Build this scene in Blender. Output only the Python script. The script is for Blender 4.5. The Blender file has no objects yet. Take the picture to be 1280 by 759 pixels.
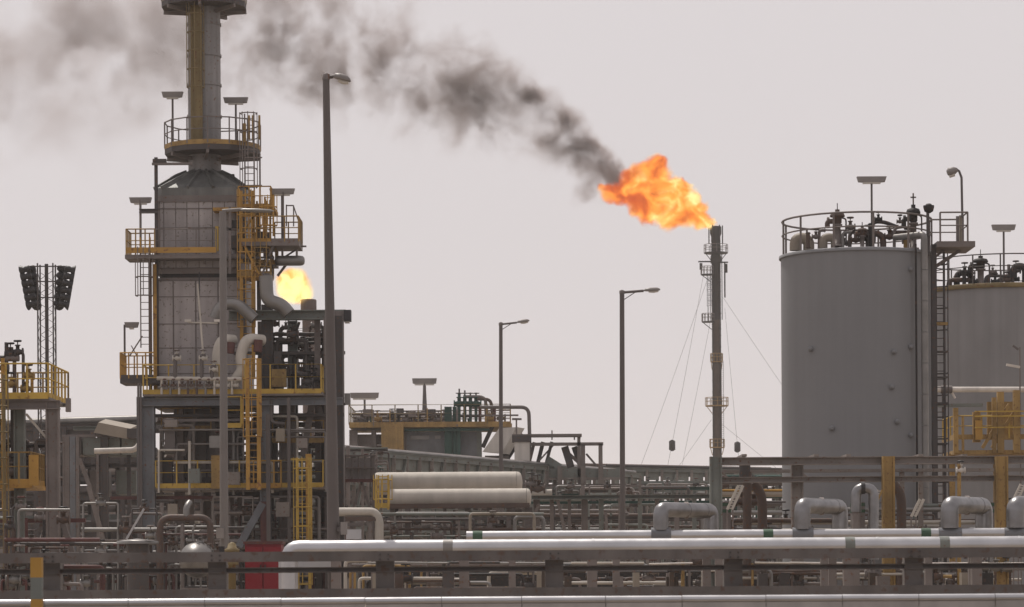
import bpy, math, random
from mathutils import Vector, Matrix
R = math.radians
PI = math.pi
rnd = random.Random(7)
S = bpy.context.scene
COL = S.collection

# ------------------------------------------------------------------ camera
F = 3556.0; EYE = 2.5; ROLL = R(0.35); HOR = 720.0
CR, SR = math.cos(ROLL), math.sin(ROLL)
cam_d = bpy.data.cameras.new('camera'); cam = bpy.data.objects.new('camera', cam_d); COL.objects.link(cam)
cam.location = (0, 0, EYE); cam.rotation_euler = (R(90), ROLL, 0)
cam_d.sensor_width = 36; cam_d.lens = 100; cam_d.shift_y = (HOR - 379.5) / 1280
cam_d.clip_start = 1; cam_d.clip_end = 20000
cam_d.dof.use_dof = True; cam_d.dof.focus_distance = 115; cam_d.dof.aperture_fstop = 4.5
S.camera = cam
# ------------------------------------------------------------------ sky, sun, exposure
SUN_EL, SUN_AZ = R(62), R(-28)      # azimuth from +Y (view direction) towards +X
w = bpy.data.worlds.new('World'); S.world = w; w.use_nodes = True
nt = w.node_tree; nt.nodes.clear()
out = nt.nodes.new('ShaderNodeOutputWorld'); bg = nt.nodes.new('ShaderNodeBackground')
sky = nt.nodes.new('ShaderNodeTexSky'); sky.sky_type = 'NISHITA'; sky.sun_disc = False
sky.sun_elevation = SUN_EL; sky.sun_rotation = SUN_AZ; sky.dust_density = 6; sky.air_density = 1.2
hs = nt.nodes.new('ShaderNodeHueSaturation'); hs.inputs['Saturation'].default_value = 0.15
mx = nt.nodes.new('ShaderNodeMix'); mx.data_type = 'RGBA'; mx.inputs[0].default_value = 0.86
mx.inputs[7].default_value = (7.35, 6.88, 7.02, 1)
nt.links.new(sky.outputs[0], hs.inputs['Color']); nt.links.new(hs.outputs[0], mx.inputs[6])
nt.links.new(mx.outputs[2], bg.inputs[0]); bg.inputs[1].default_value = 0.1
nt.links.new(bg.outputs[0], out.inputs[0])
sl = bpy.data.lights.new('sun', 'SUN'); sl.energy = 3.4; sl.angle = R(0.8); sl.color = (1, 0.94, 0.86)
sun = bpy.data.objects.new('sun', sl); COL.objects.link(sun)
sd = Vector((math.sin(SUN_AZ) * math.cos(SUN_EL), math.cos(SUN_AZ) * math.cos(SUN_EL), math.sin(SUN_EL)))
sun.rotation_euler = sd.to_track_quat('Z', 'Y').to_euler(); sun.location = (0, 60, 80)
S.view_settings.view_transform = 'Standard'; S.view_settings.look = 'None'; S.view_settings.gamma = 1
S.view_settings.exposure = 0.0
S.render.engine = 'CYCLES'
S.cycles.use_denoising = True
S.cycles.max_bounces = 6; S.cycles.volume_bounces = 1
S.cycles.volume_step_rate = 1.0; S.cycles.volume_max_steps = 512

# ------------------------------------------------------------------ mapping a sight line and a distance to a point
def W(px, py, Y):
    dx, dy = px - 640, HOR - py
    return Vector(((CR * dx + SR * dy) * Y / F, Y, EYE + (-SR * dx + CR * dy) * Y / F))

# ------------------------------------------------------------------ materials
def pm(name, col, rough=.65, metal=0, var=.22, scale=.9, rust=0, rustcol=(.13, .055, .025), streak=0, bump=.15, spec=.4, fine=9):
    m = bpy.data.materials.new(name); m.use_nodes = True
    n = m.node_tree; N = n.nodes; b = N['Principled BSDF']; k = n.links.new
    tc = N.new('ShaderNodeTexCoord')
    no = N.new('ShaderNodeTexNoise'); no.inputs['Scale'].default_value = scale; no.inputs['Detail'].default_value = 6
    k(tc.outputs['Object'], no.inputs['Vector'])
    mr = N.new('ShaderNodeMapRange'); mr.inputs[1].default_value = .3; mr.inputs[2].default_value = .7
    mr.inputs[3].default_value = 1 - var; mr.inputs[4].default_value = 1 + var
    k(no.outputs[0], mr.inputs[0])
    cur = mr.outputs[0]
    n2 = N.new('ShaderNodeTexNoise'); n2.inputs['Scale'].default_value = fine; n2.inputs['Detail'].default_value = 5
    k(tc.outputs['Object'], n2.inputs['Vector'])
    if streak:
        mp = N.new('ShaderNodeMapping'); mp.inputs['Scale'].default_value = (3.5, 3.5, .12)
        k(tc.outputs['Object'], mp.inputs['Vector'])
        ns = N.new('ShaderNodeTexNoise'); ns.inputs['Scale'].default_value = 1.0; ns.inputs['Detail'].default_value = 5
        k(mp.outputs[0], ns.inputs['Vector'])
        m2 = N.new('ShaderNodeMapRange'); m2.inputs[1].default_value = .35; m2.inputs[2].default_value = .7
        m2.inputs[3].default_value = 1 + streak * .5; m2.inputs[4].default_value = 1 - streak
        k(ns.outputs[0], m2.inputs[0])
        mu = N.new('ShaderNodeMath'); mu.operation = 'MULTIPLY'; k(cur, mu.inputs[0]); k(m2.outputs[0], mu.inputs[1]); cur = mu.outputs[0]
    vm = N.new('ShaderNodeVectorMath'); vm.operation = 'SCALE'; vm.inputs[0].default_value = col; k(cur, vm.inputs['Scale'])
    cc = vm.outputs[0]
    if rust:
        rp = N.new('ShaderNodeMapRange'); rp.inputs[1].default_value = .62 - rust * .25; rp.inputs[2].default_value = .72 - rust * .2
        rp.inputs[3].default_value = 0; rp.inputs[4].default_value = .85
        k(n2.outputs[0], rp.inputs[0])
        mi = N.new('ShaderNodeMix'); mi.data_type = 'RGBA'; k(rp.outputs[0], mi.inputs[0]); k(cc, mi.inputs[6]); mi.inputs[7].default_value = (*rustcol, 1)
        cc = mi.outputs[2]
    k(cc, b.inputs['Base Color'])
    b.inputs['Metallic'].default_value = metal
    rr = N.new('ShaderNodeMapRange'); rr.inputs[3].default_value = max(.05, rough - .12); rr.inputs[4].default_value = min(1, rough + .12)
    k(n2.outputs[0], rr.inputs[0]); k(rr.outputs[0], b.inputs['Roughness'])
    b.inputs['Specular IOR Level'].default_value = spec
    if bump:
        bp = N.new('ShaderNodeBump'); bp.inputs['Strength'].default_value = bump; bp.inputs['Distance'].default_value = .03
        k(n2.outputs[0], bp.inputs['Height']); k(bp.outputs[0], b.inputs['Normal'])
    return m
M = dict(
    steel=pm('grey_brown_painted_steel', (.148, .126, .118), rust=.08),
    steel_dark=pm('dark_painted_steel', (.058, .050, .049), rust=.12),
    steel_green=pm('grey_green_painted_steel', (.145, .155, .142), rust=.06),
    green=pm('dark_green_paint', (.018, .055, .045)),
    steel_blue=pm('blue_grey_painted_steel', (.13, .135, .147), rust=.06),
    barrier=pm('weathered_barrier_steel', (.118, .103, .096), rust=.2, streak=.2, rustcol=(.1, .06, .045)),
    tank=pm('grey_tank_paint', (.185, .185, .192), rough=.65, var=.05, scale=.25, streak=.035, bump=.03, rust=0),
    tank_light=pm('pale_grey_tank_paint', (.20, .195, .198), var=.09, scale=.4, streak=.08),
    heater=pm('heater_casing', (.30, .272, .268), var=.16, scale=.7, streak=.16, rust=.04, rustcol=(.11, .08, .06)),
    hood=pm('hood_casing', (.13, .13, .125), rough=.5, metal=.3, var=.2, scale=1.2, streak=.2),
    stack=pm('stack_paint', (.21, .20, .20), var=.12, scale=.5, streak=.25, rust=.08),
    soot=pm('heat_blackened_steel', (.02, .017, .017), rust=.2, rustcol=(.07, .035, .025)),
    rust=pm('rusty_brown_steel', (.08, .054, .044), rust=.2),
    steel_light=pm('pale_grey_brown_steel', (.19, .165, .15), rust=.08),
    galv_light=pm('pale_pole_paint', (.16, .143, .135), rough=.55, var=.1),
    mustard=pm('weathered_mustard_paint', (.17, .125, .055), rust=.15, streak=.15),
    flare=pm('brown_flare_pipe', (.055, .038, .028), rust=.15),
    redbrown=pm('red_oxide_paint', (.085, .032, .03), rust=.15),
    red=pm('red_box_paint', (.17, .005, .012), rough=.45, var=.12),
    yellow=pm('safety_yellow_paint', (.42, .275, .05), rust=.15, rustcol=(.2, .1, .03), fine=5),
    orange=pm('faded_orange_paint', (.36, .20, .04), rust=.15, rustcol=(.16, .07, .03), fine=5),
    ochre=pm('ochre_painted_steel', (.27, .17, .055), rust=.2, rustcol=(.15, .075, .035), streak=.25),
    alu=pm('aluminium_cladding', (.43, .425, .435), rough=.38, metal=.95, var=.1, scale=1.5, bump=.10, fine=3),
    alu_loop=pm('weathered_metal_jacket', (.22, .215, .218), rough=.36, metal=.95, var=.2, scale=2.5, bump=.2, fine=6),
    alu_dull=pm('dull_metal_cladding', (.19, .18, .172), rough=.42, metal=.5, var=.2, scale=1.2, fine=5),
    cream=pm('cream_insulation', (.42, .385, .34), rough=.7, var=.1, streak=.1, bump=.1),
    white=pm('off_white_paint', (.52, .48, .44), var=.1, streak=.15),
    beige=pm('beige_sheet', (.24, .205, .165), var=.12),
    dark=pm('black_fitting', (.02, .018, .02), rough=.5),
    galv=pm('galvanised_pole', (.105, .09, .086), rough=.55, metal=.15, var=.12, scale=.6),
    lamp=pm('lamp_housing', (.20, .18, .17), rough=.5),
    lens=pm('lamp_diffuser', (.50, .47, .43), rough=.3, var=.05),
    sand=pm('dusty_ground', (.27, .22, .17), rough=.95, var=.2, scale=.05, fine=.8, bump=.6),
    asphalt=pm('asphalt', (.055, .052, .05), rough=.9, fine=12),
    parapet=pm('mauve_grey_panel', (.33, .305, .29), rough=.5, var=.12, scale=1.2, streak=.15),
    cable=pm('guy_wire_steel', (.10, .095, .09)),
    dgreen=pm('green_band_paint', (.035, .075, .045)),
)

# ------------------------------------------------------------------ mesh building
ORG = {}
class MB:
    def __init__(s): s.v = []; s.f = []; s.sm = []
    def add(s, vs, fs, smooth=False):
        o = len(s.v); s.v += [tuple(v) for v in vs]; s.f += [tuple(i + o for i in f) for f in fs]; s.sm += [smooth] * len(fs); return s
    def box(s, a, b):
        x0, y0, z0 = [min(a[i], b[i]) for i in range(3)]; x1, y1, z1 = [max(a[i], b[i]) for i in range(3)]
        return s.add([(x0, y0, z0), (x1, y0, z0), (x1, y1, z0), (x0, y1, z0), (x0, y0, z1), (x1, y0, z1), (x1, y1, z1), (x0, y1, z1)],
                     [(0, 3, 2, 1), (4, 5, 6, 7), (0, 1, 5, 4), (1, 2, 6, 5), (2, 3, 7, 6), (3, 0, 4, 7)])
    def basis(s, p, q):
        d = (Vector(q) - Vector(p)); L = d.length; d.normalize()
        up = Vector((0, 0, 1)) if abs(d.z) < .98 else Vector((0, 1, 0))
        r = d.cross(up).normalized(); u = r.cross(d).normalized(); return d, r, u, L
    def bar(s, p, q, wd, ht):
        p = Vector(p); q = Vector(q); d, r, u, L = s.basis(p, q); r = r * wd / 2; u = u * ht / 2
        return s.add([p - r - u, p + r - u, p + r + u, p - r + u, q - r - u, q + r - u, q + r + u, q - r + u],
                     [(0, 1, 2, 3), (7, 6, 5, 4), (1, 0, 4, 5), (2, 1, 5, 6), (3, 2, 6, 7), (0, 3, 7, 4)])
    def ibeam(s, p, q, wd, ht):
        p = Vector(p); q = Vector(q); d, r, u, L = s.basis(p, q); t = ht * .12
        s.bar(p + u * (ht / 2 - t / 2), q + u * (ht / 2 - t / 2), wd, t); s.bar(p - u * (ht / 2 - t / 2), q - u * (ht / 2 - t / 2), wd, t)
        return s.bar(p, q, wd * .18, ht - 2 * t)
    def rings(s, rs, smooth=True, caps=True):
        n = len(rs[0]); vs = [v for r_ in rs for v in r_]; fs = []
        for i in range(len(rs) - 1):
            for j in range(n):
                k = (j + 1) % n; fs.append((i * n + j, i * n + k, (i + 1) * n + k, (i + 1) * n + j))
        s.add(vs, fs, smooth)
        if caps:
            s.add(rs[0], [tuple(range(n))[::-1]]); s.add(rs[-1], [tuple(range(n))])
        return s
    def tube(s, pts, r, n=8, bend=0, caps=True):
        pts = [Vector(p) for p in pts]
        if bend and len(pts) > 2:
            o = [pts[0]]
            for i in range(1, len(pts) - 1):
                a, b, c = pts[i - 1], pts[i], pts[i + 1]
                d1 = (a - b); d2 = (c - b); k = min(bend, d1.length * .49, d2.length * .49); d1.normalize(); d2.normalize()
                p0 = b + d1 * k; p2 = b + d2 * k
                for t in range(6):
                    t /= 5; o.append(p0 * (1 - t) ** 2 + b * 2 * t * (1 - t) + p2 * t * t)
            o.append(pts[-1]); pts = o
        rr = list(r) if isinstance(r, (list, tuple)) else [r] * len(pts)
        if len(rr) < len(pts): rr = rr + [rr[-1]] * (len(pts) - len(rr))
        rs = []; pr = None
        for i, p in enumerate(pts):
            if i == 0: d = pts[1] - p
            elif i == len(pts) - 1: d = p - pts[-2]
            else: d = (pts[i + 1] - p).normalized() + (p - pts[i - 1]).normalized()
            d.normalize()
            if pr is None:
                up = Vector((0, 0, 1)) if abs(d.z) < .9 else Vector((1, 0, 0)); x = d.cross(up).normalized()
            else: x = (pr - d * pr.dot(d)).normalized()
            pr = x; y = d.cross(x)
            rs.append([p + (x * math.cos(2 * PI * j / n) + y * math.sin(2 * PI * j / n)) * rr[i] for j in range(n)])
        return s.rings(rs, True, caps)
    def lathe(s, c, prof, n=20, axis='z', smooth=True, caps=True):
        c = Vector(c); rs = []
        for r, h in prof:
            ring = []
            for j in range(n):
                a = 2 * PI * j / n; x, y = r * math.cos(a), r * math.sin(a)
                ring.append(c + (Vector((x, y, h)) if axis == 'z' else Vector((h, x, y)) if axis == 'x' else Vector((y, h, x))))
            rs.append(ring)
        return s.rings(rs, smooth, caps)
    def wheel(s, c, rad, t=.03, axis='y'):
        c = Vector(c); p = []
        for j in range(13):
            a = 2 * PI * j / 12; u, v = rad * math.cos(a), rad * math.sin(a)
            p.append(c + (Vector((u, 0, v)) if axis == 'y' else Vector((u, v, 0)) if axis == 'z' else Vector((0, u, v))))
        s.tube(p, t, 5, caps=False); s.bar(p[0], p[6], t, t); return s.bar(p[3], p[9], t, t)
    def build(s, name, mat, parent=None, loc=None, label=None):
        org = Vector(loc) if loc is not None else (ORG[parent.name] if parent else Vector((0, 0, 0)))
        me = bpy.data.meshes.new(name); me.from_pydata([(v[0] - org.x, v[1] - org.y, v[2] - org.z) for v in s.v], [], s.f)
        me.polygons.foreach_set('use_smooth', s.sm)
        me.materials.append(M[mat] if isinstance(mat, str) else mat); me.update()
        o = bpy.data.objects.new(name, me); COL.objects.link(o)
        if parent: o.parent = parent
        else: o.location = org
        ORG[o.name] = org
        if label: o['label'] = label
        return o
def inst(me, name, parent, loc, rot=(0, 0, 0), sc=(1, 1, 1)):
    o = bpy.data.objects.new(name, me); COL.objects.link(o); o.parent = parent
    o.location = Vector(loc) - ORG[parent.name]; o.rotation_euler = rot; o.scale = sc; return o
def thing(name, label, cat, loc, group=None):
    o = bpy.data.objects.new(name, None); COL.objects.link(o); o.location = loc; ORG[o.name] = Vector(loc)
    o.empty_display_size = .5
    o['label'] = label; o['category'] = cat
    if group: o['group'] = group
    return o
def tag(o, label, cat, group=None):
    o['label'] = label; o['category'] = cat
    if group: o['group'] = group
    return o
def copy_tree(root, loc, label, rz=0, sc=None):
    def cp(o, parent):
        c = o.copy(); COL.objects.link(c); c.parent = parent
        for ch in o.children: cp(ch, c)
        return c
    r = cp(root, None); r.location = loc; r.rotation_euler.z = rz; r['label'] = label
    if sc: r.scale = (sc, sc, sc)
    ORG[r.name] = Vector(loc); return r
_um = {}
def unit(kind, mat):
    k = (kind, mat)
    if k not in _um:
        b = MB()
        if kind == 'box': b.box((-.5, -.5, 0), (.5, .5, 1))
        elif kind == 'cyl': b.lathe((0, 0, 0), [(.5, 0), (.5, 1)], 10)
        me = bpy.data.meshes.new(kind); me.from_pydata(b.v, [], b.f); me.polygons.foreach_set('use_smooth', b.sm); me.materials.append(M[mat]); _um[k] = me
    return _um[k]

# ------------------------------------------------------------------ builders working on one thing at one distance
def rail(t, pts, mat='yellow', h=1.1, step=1.2, closed=False, toe=None, th=.05, drop=0, posts=True, mids=(.55,), every=1):
    pts = [Vector(p) for p in pts]
    seq = pts + [pts[0]] if closed else pts
    b = MB()
    for zz in (1,) + tuple(mids):
        b.tube([p + Vector((0, 0, h * zz)) for p in seq], th * (.55 if zz == 1 else .42), 6, caps=not closed)
    hr = b.build('handrail', mat, t)
    if posts:
        for i in range(0, len(seq) - 1, every):
            a, c = seq[i], seq[i + 1]; n = max(1, round((c - a).length / step))
            for k in range(n + (1 if (i == len(seq) - 2 and not closed) else 0)):
                p = a.lerp(c, k / n); inst(unit('box', mat), 'post', hr, p - Vector((0, 0, drop)), sc=(th, th, h + drop))
    if toe:
        b = MB()
        for i in range(len(seq) - 1):
            b.bar(seq[i] + Vector((0, 0, .05)), seq[i + 1] + Vector((0, 0, .05)), .03, .2)
        b.build('toe_board', toe, t)
    return hr
def ladder(t, x, y, z0, z1, mat='yellow', wd=.45, cage=True, th=.06, side=-1):
    b = MB(); b.bar((x - wd / 2, y, z0), (x - wd / 2, y, z1), th, th); b.bar((x + wd / 2, y, z0), (x + wd / 2, y, z1), th, th)
    z = z0 + .15
    while z < z1: b.bar((x - wd / 2, y, z), (x + wd / 2, y, z), .03, .03); z += .3
    l = b.build('ladder', mat, t)
    if cage:
        b = MB(); z = z0 + (2.2 if z1 - z0 > 4 else .4)
        zs = z; R_ = .38; yc = y + side * .36
        def hp(a, z): return Vector((x + R_ * math.sin(a), yc + side * R_ * math.cos(a) * .9, z))
        A = [-2.2, -1.4, -.7, 0, .7, 1.4, 2.2]
        while z <= z1: b.tube([hp(a, z) for a in A], .025, 4); z += .8
        for a in A[1:-1]: b.bar(hp(a, zs), hp(a, z1), .035, .035)
        b.build('cage', mat, t)
    return l
class U:
    """parts of one thing laid out on the vertical plane at distance Y (pixels of the photograph as units)"""
    def __init__(s, t, Y): s.t = t; s.Y = Y; s.s = Y / F
    def p(s, px, py, d=0): v = W(px, py, s.Y); v.y += d; return v
    def col(s, px, wpx, py0, mat='steel', py1=None, d=0, dep=None, name='column', pyr=None):
        a = s.p(px, py0); z1 = a.z; x = W(px, pyr or (py0 + 690) / 2, s.Y).x; z0 = 0 if py1 is None else s.p(px, py1).z
        wd = wpx * s.s; dp = dep or wd
        b = MB()
        if wd > .28:      # H section: two flanges seen edge on and the web between
            b.box((x - wd / 2, s.Y + d - dp / 2, z0), (x - wd / 2 + wd * .14, s.Y + d + dp / 2, z1)); b.box((x + wd / 2 - wd * .14, s.Y + d - dp / 2, z0), (x + wd / 2, s.Y + d + dp / 2, z1))
            b.box((x - wd * .36, s.Y + d - dp * .32, z0), (x + wd * .36, s.Y + d + dp * .32, z1 - .003))
        else: b.box((x - wd / 2, s.Y + d - dp / 2, z0), (x + wd / 2, s.Y + d + dp / 2, z1))
        return b.build(name, mat, s.t)
    def beam(s, x0, x1, py, hpx, mat='steel', d=0, dep=.3, name='beam', dpy=0, solid=False):
        """py: middle of the beam at its left end, level (or rising by dpy towards the right)"""
        a = s.p(x0, py); z = a.z; q = s.p(x1, py); q.z = z + dpy * s.s
        a.y += d; q.y += d
        b = MB(); (b.bar if solid or hpx * s.s < .15 else b.ibeam)(a, q, dep, hpx * s.s)
        return b.build(name, mat, s.t)
    def bar(s, pts, wpx, mat='steel', d=0, name='brace', dd=(0, 0)):
        a, c = s.p(*pts[0], d + dd[0]), s.p(*pts[1], d + dd[1]); return MB().bar(a, c, wpx * s.s, wpx * s.s).build(name, mat, s.t)
    def pipe(s, pts, wpx, mat='alu_dull', d=0, bend=None, name='pipe', n=12, flanges=0):
        P = [s.p(q[0], q[1], d + (q[2] if len(q) > 2 else 0)) for q in pts]; r = wpx * s.s / 2
        b = MB().tube(P, r, n, bend=bend if bend is not None else r * 2.6)
        if flanges:
            for i in (0, -1):
                e = P[i]; f = P[1] if i == 0 else P[-2]; dr = (f - e).normalized()
                b.tube([e + dr * .02, e + dr * (.02 + r * .35)], r * 1.35, n)
        return b.build(name, mat, s.t)
    def box(s, x0, y0, x1, y1, mat='steel', d=0, dep=.5, name='panel'):
        a = s.p((x0 + x1) / 2, y0); c = s.p((x0 + x1) / 2, y1); hw = (x1 - x0) * s.s / 2
        return MB().box((a.x - hw, s.Y + d - dep / 2, c.z), (a.x + hw, s.Y + d + dep / 2, a.z)).build(name, mat, s.t)
    def deck(s, x0, x1, py, hpx=5, mat='steel', d=0, dep=2.5, name='deck'):
        a = s.p(x0, py); q = s.p(x1, py)
        return MB().box((a.x, s.Y + d - dep / 2, a.z - hpx * s.s), (q.x, s.Y + d + dep / 2, a.z)).build(name, mat, s.t)
    def rail(s, x0, x1, py, dep=2.5, d=0, mat='yellow', sides='flr', h=1.1, step=.9, toe='yellow', th=.055):
        a = s.p(x0, py); q = s.p(x1, py); z = a.z; yf = s.Y + d - dep / 2; yb = s.Y + d + dep / 2
        P = []
        if 'l' in sides: P.append((a.x, yb, z))
        if 'f' in sides: P += [(a.x, yf, z), (q.x, yf, z)]
        if 'r' in sides: P.append((q.x, yb, z))
        if P: rail(s.t, P, mat, h, step, toe=toe, th=th)
        if 'b' in sides: rail(s.t, [(a.x, yb, z), (q.x, yb, z)], mat, h, step, toe=None, th=th)
    def valve(s, px, py, r=.22, mat='alu_dull', wm='dark', d=0, name='valve'):
        c = s.p(px, py, d)
        b = MB().lathe(c, [(r * .6, -r * 1.5), (r * 1.1, -r * 1.5), (r * 1.1, -r * 1.2), (r * .6, -r * 1.1), (r, 0), (r * .6, r * 1.1), (r * 1.1, r * 1.2), (r * 1.1, r * 1.5)], 10, axis='x')
        b.lathe(c, [(r * .5, 0), (r * .5, r * 1.6), (r * .75, r * 1.6), (r * .75, r * 1.9), (r * .15, r * 1.9), (r * .15, r * 3.1)], 8)
        v = b.build(name, mat, s.t); MB().wheel(c + Vector((0, 0, r * 2.9)), r * .9, .03, 'z').build('handwheel', wm, v); return v
PIPE_MATS = ['alu_dull', 'steel', 'steel_dark', 'rust', 'galv', 'alu_dull', 'steel_green', 'cream']
def manifold(t, x0, x1, py0, py1, Y, n, seed, mats=PIPE_MATS, w=(2.5, 6), dy=3):
    """pipe runs with elbows and valves filling a region, each pipe a part"""
    u = U(t, Y); r_ = random.Random(seed)
    for i in range(n):
        xa = r_.uniform(x0, x1); L = r_.uniform(.15, .6) * (x1 - x0); xb = min(x1, max(x0, xa + r_.choice((-1, 1)) * L)); ya = r_.uniform(py0, py1)
        k = r_.random(); d = r_.uniform(0, dy); wd = r_.uniform(*w); m = r_.choice(mats)
        if k < .4: pts = [(xa, py1 + 8), (xa, ya), (xb, ya), (xb, py1 + 8)]
        elif k < .7: pts = [(xa, ya), (xb, ya), (xb, py1 + 10)]
        elif k < .85: pts = [(xa, ya), (xa, py1 + 12)]
        else: pts = [(x0, ya), (x1, ya)]
        if abs(pts[0][0] - pts[-1][0]) < 3 and len(pts) > 2: continue
        u.pipe(pts, wd, m, d=d, n=8)
        if r_.random() < .55: u.valve((xa + xb) / 2, ya, r_.uniform(.1, .18), r_.choice(('alu_dull', 'rust', 'steel', 'steel_dark')), r_.choice(('dark', 'redbrown', 'steel', 'dark')), d=d)

# ------------------------------------------------------------------ setting
g = MB().add([(-2400, -100, 0), (2400, -100, 0), (2400, 4000, 0), (-2400, 4000, 0)], [(0, 1, 2, 3)]).build('ground', 'sand'); g['kind'] = 'structure'
g = MB().add([(-300, -20, .004), (300, -20, .004), (300, 33, .004), (-300, 33, .004)], [(0, 1, 2, 3)]).build('road', 'asphalt'); g['kind'] = 'structure'
for yy in (6, 20):
    b = MB()
    for k in range(-30, 31): b.add([(k * 10 - 2, yy, .008), (k * 10 + 2, yy, .008), (k * 10 + 2, yy + .15, .008), (k * 10 - 2, yy + .15, .008)], [(0, 1, 2, 3)])
    g = b.build('road_marking', 'white'); g['kind'] = 'structure'

# ------------------------------------------------------------------ foreground barrier, clad pipe, marker post
def longX(u, py, hpx, mat, name, d=0, dep=.15, seg=None):
    z = W(640, py, u.Y).z; X0, X1 = -330 * u.s * 2.6, 330 * u.s * 2.6
    MB().box((X0, u.Y + d - dep / 2, z - hpx * u.s / 2), (X1, u.Y + d + dep / 2, z + hpx * u.s / 2)).build(name, mat, u.t)
t = thing('roadside_barrier', 'long weathered grey brown steel barrier with three rails crossing the whole front', 'barrier', (0, 42, 0))
u = U(t, 42)
def xrail(py, hpx, d, dep, name):
    z = W(640, py, 42).z; b = MB(); h = hpx * u.s / 2; y = 42 + d
    # channel section: web with two lips
    b.box((-11, y - .02, z - h), (11, y + .02, z + h)); b.box((-11, y - dep, z + h - .015), (11, y - .02, z + h)); b.box((-11, y - dep, z - h), (11, y - .02, z - h + .015))
    return b.build(name, 'barrier', t)
z = W(640, 694.5, 42).z
top = MB(); top.box((-11, 41.86, z - 6 * u.s), (11, 42.02, z + 6.5 * u.s)); top.build('top_rail', 'barrier', t)
xrail(711, 7, .12, .1, 'middle_rail'); zz = W(640, 740, 42).z
MB().box((-11, 41.9, zz - 6 * u.s), (11, 42.04, zz + 5.5 * u.s)).build('bottom_rail', 'barrier', t)
for px in (-160, 63, 271, 481, 693, 917, 1143, 1370):
    x = W(px, 720, 42).x; b = MB(); hw = 11.5 * u.s
    b.box((x - hw, 42.05, 0), (x + hw, 42.11, z)); b.box((x - hw, 42.11, 0), (x - hw + .03, 42.3, z)); b.box((x + hw - .03, 42.11, 0), (x + hw, 42.3, z))
    b.build('post', 'barrier', t)
    for dz in (-3, 3):
        for dx in (-5, 5): MB().lathe((x + dx * u.s, 41.855, z + dz * u.s - .01), [(.016, 0), (.016, -.02)], 6, axis='y').build('bolt', 'steel_dark', t)
t = thing('clad_parapet', 'pale metal clad parapet with a bright rounded cap along the bottom edge', 'parapet', (0, 38, 0))
s38 = 38 / F; zc = W(640, 750.5, 38).z; rc = .052
xs = [-9.4]
while xs[-1] < 9: xs.append(xs[-1] + rnd.choice((1.02, 1.07, 1.12)))
for a, c in zip(xs, xs[1:]):
    dz = rnd.uniform(-.003, .003)
    MB().tube([(a, 38, zc + dz), (c - .008, 38, zc + rnd.uniform(-.003, .003))], rc, 20).build('cap_sleeve', 'alu', t)
    o = MB().box((a + .006, 38 - .03 + rnd.uniform(-.003, .003), .4), (c - .006, 38.03, zc - .01)).build('face_panel', 'parapet', t)
MB().box((-9.4, 37.9, 0), (9.6, 38.1, .4)).build('plinth', 'barrier', t)
t = thing('marker_post', 'yellow and grey banded marker post standing before the barrier at lower left', 'marker post', W(46, 759, 37) - Vector((0, 0, W(46, 759, 37).z)))
c = W(46, 720, 37); hw = 7.0 * 37 / F
zb = [(W(46, 697, 37).z, 'orange'), (W(46, 722, 37).z, 'steel_green'), (W(46, 749, 37).z, 'orange'), (W(46, 775, 37).z, 'steel_green'), (0, None)]
for i in range(4):
    MB().box((c.x - hw, 36.93, zb[i + 1][0]), (c.x + hw, 37.07, zb[i][0])).build('band', zb[i][1], t)

# ------------------------------------------------------------------ long silver pipelines
def clad_run(t, pts, r, mat='alu', seg=2.2, n=20, bend=None):
    """straight lengths of cladding between the points, every sleeve a part; elbows their own part"""
    pts = [Vector(p) for p in pts]; bend = bend or r * 2.4; prev = pts[0]
    for i in range(1, len(pts)):
        a = prev; c = pts[i]; d = (c - a).normalized(); last = i == len(pts) - 1
        e = c if last else c - d * bend
        L = (e - a).length; k = max(1, round(L / seg))
        for j in range(k):
            p = a + d * (L * j / k); q = a + d * (L * (j + 1) / k - .02)
            b = MB().tube([p, q], r, n); b.tube([q - d * .03, q + d * .03], r * 1.03, n); b.build('cladding_sleeve', mat, t)
        if not last:
            d2 = (pts[i + 1] - c).normalized(); prev = c + d2 * bend
            MB().tube([e, c, prev], r * 1.015, n, bend=bend * 1.01).build('elbow', mat, t)
t = thing('silver_pipeline', 'bright silver pipeline running right from a bend beside the red box', 'pipe', (0, 70, 0))
s = 70 / F; ra = 10.5 * s; a = W(362, 690, 70); z = W(640, 684.5, 70).z
clad_run(t, [(a.x, 70, .9), (a.x, 70, z), (16, 70, z)], ra, seg=3.3, n=24)
for px in (1062, 560, 1180):
    x = W(px, 690, 70).x; MB().tube([(x - .12, 70, z), (x + .12, 70, z)], ra * 1.04, 24).build('green_band' if px != 560 else 'clamp', 'steel_green' if px != 560 else 'alu_dull', t)
for px in range(420, 1400, 160):
    x = W(px, 690, 70).x; MB().box((x - .12, 69.85, 0), (x + .12, 70.15, z - ra)).build('pipe_support', 'steel', t)
t = thing('silver_pipeline', 'thinner silver pipeline with green bands running behind the brighter front one', 'pipe', (0, 82, 0))
s = 82 / F; rb = 6.8 * s; z2 = W(640, 670.5, 82).z; a = W(583, 670, 82)
clad_run(t, [(a.x, 82, z2), (18, 82, z2)], rb, seg=2.6)
for px in (597, 1157, 1280, 960):
    x = W(px, 670, 82).x; MB().tube([(x - .14, 82, z2), (x + .14, 82, z2)], rb * 1.05, 20).build('green_band', 'dgreen', t)
for px in range(640, 1400, 130):
    x = W(px, 670, 82).x; MB().box((x - .1, 81.85, 0), (x + .1, 82.15, z2 - rb)).build('pipe_support', 'steel', t)

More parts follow.
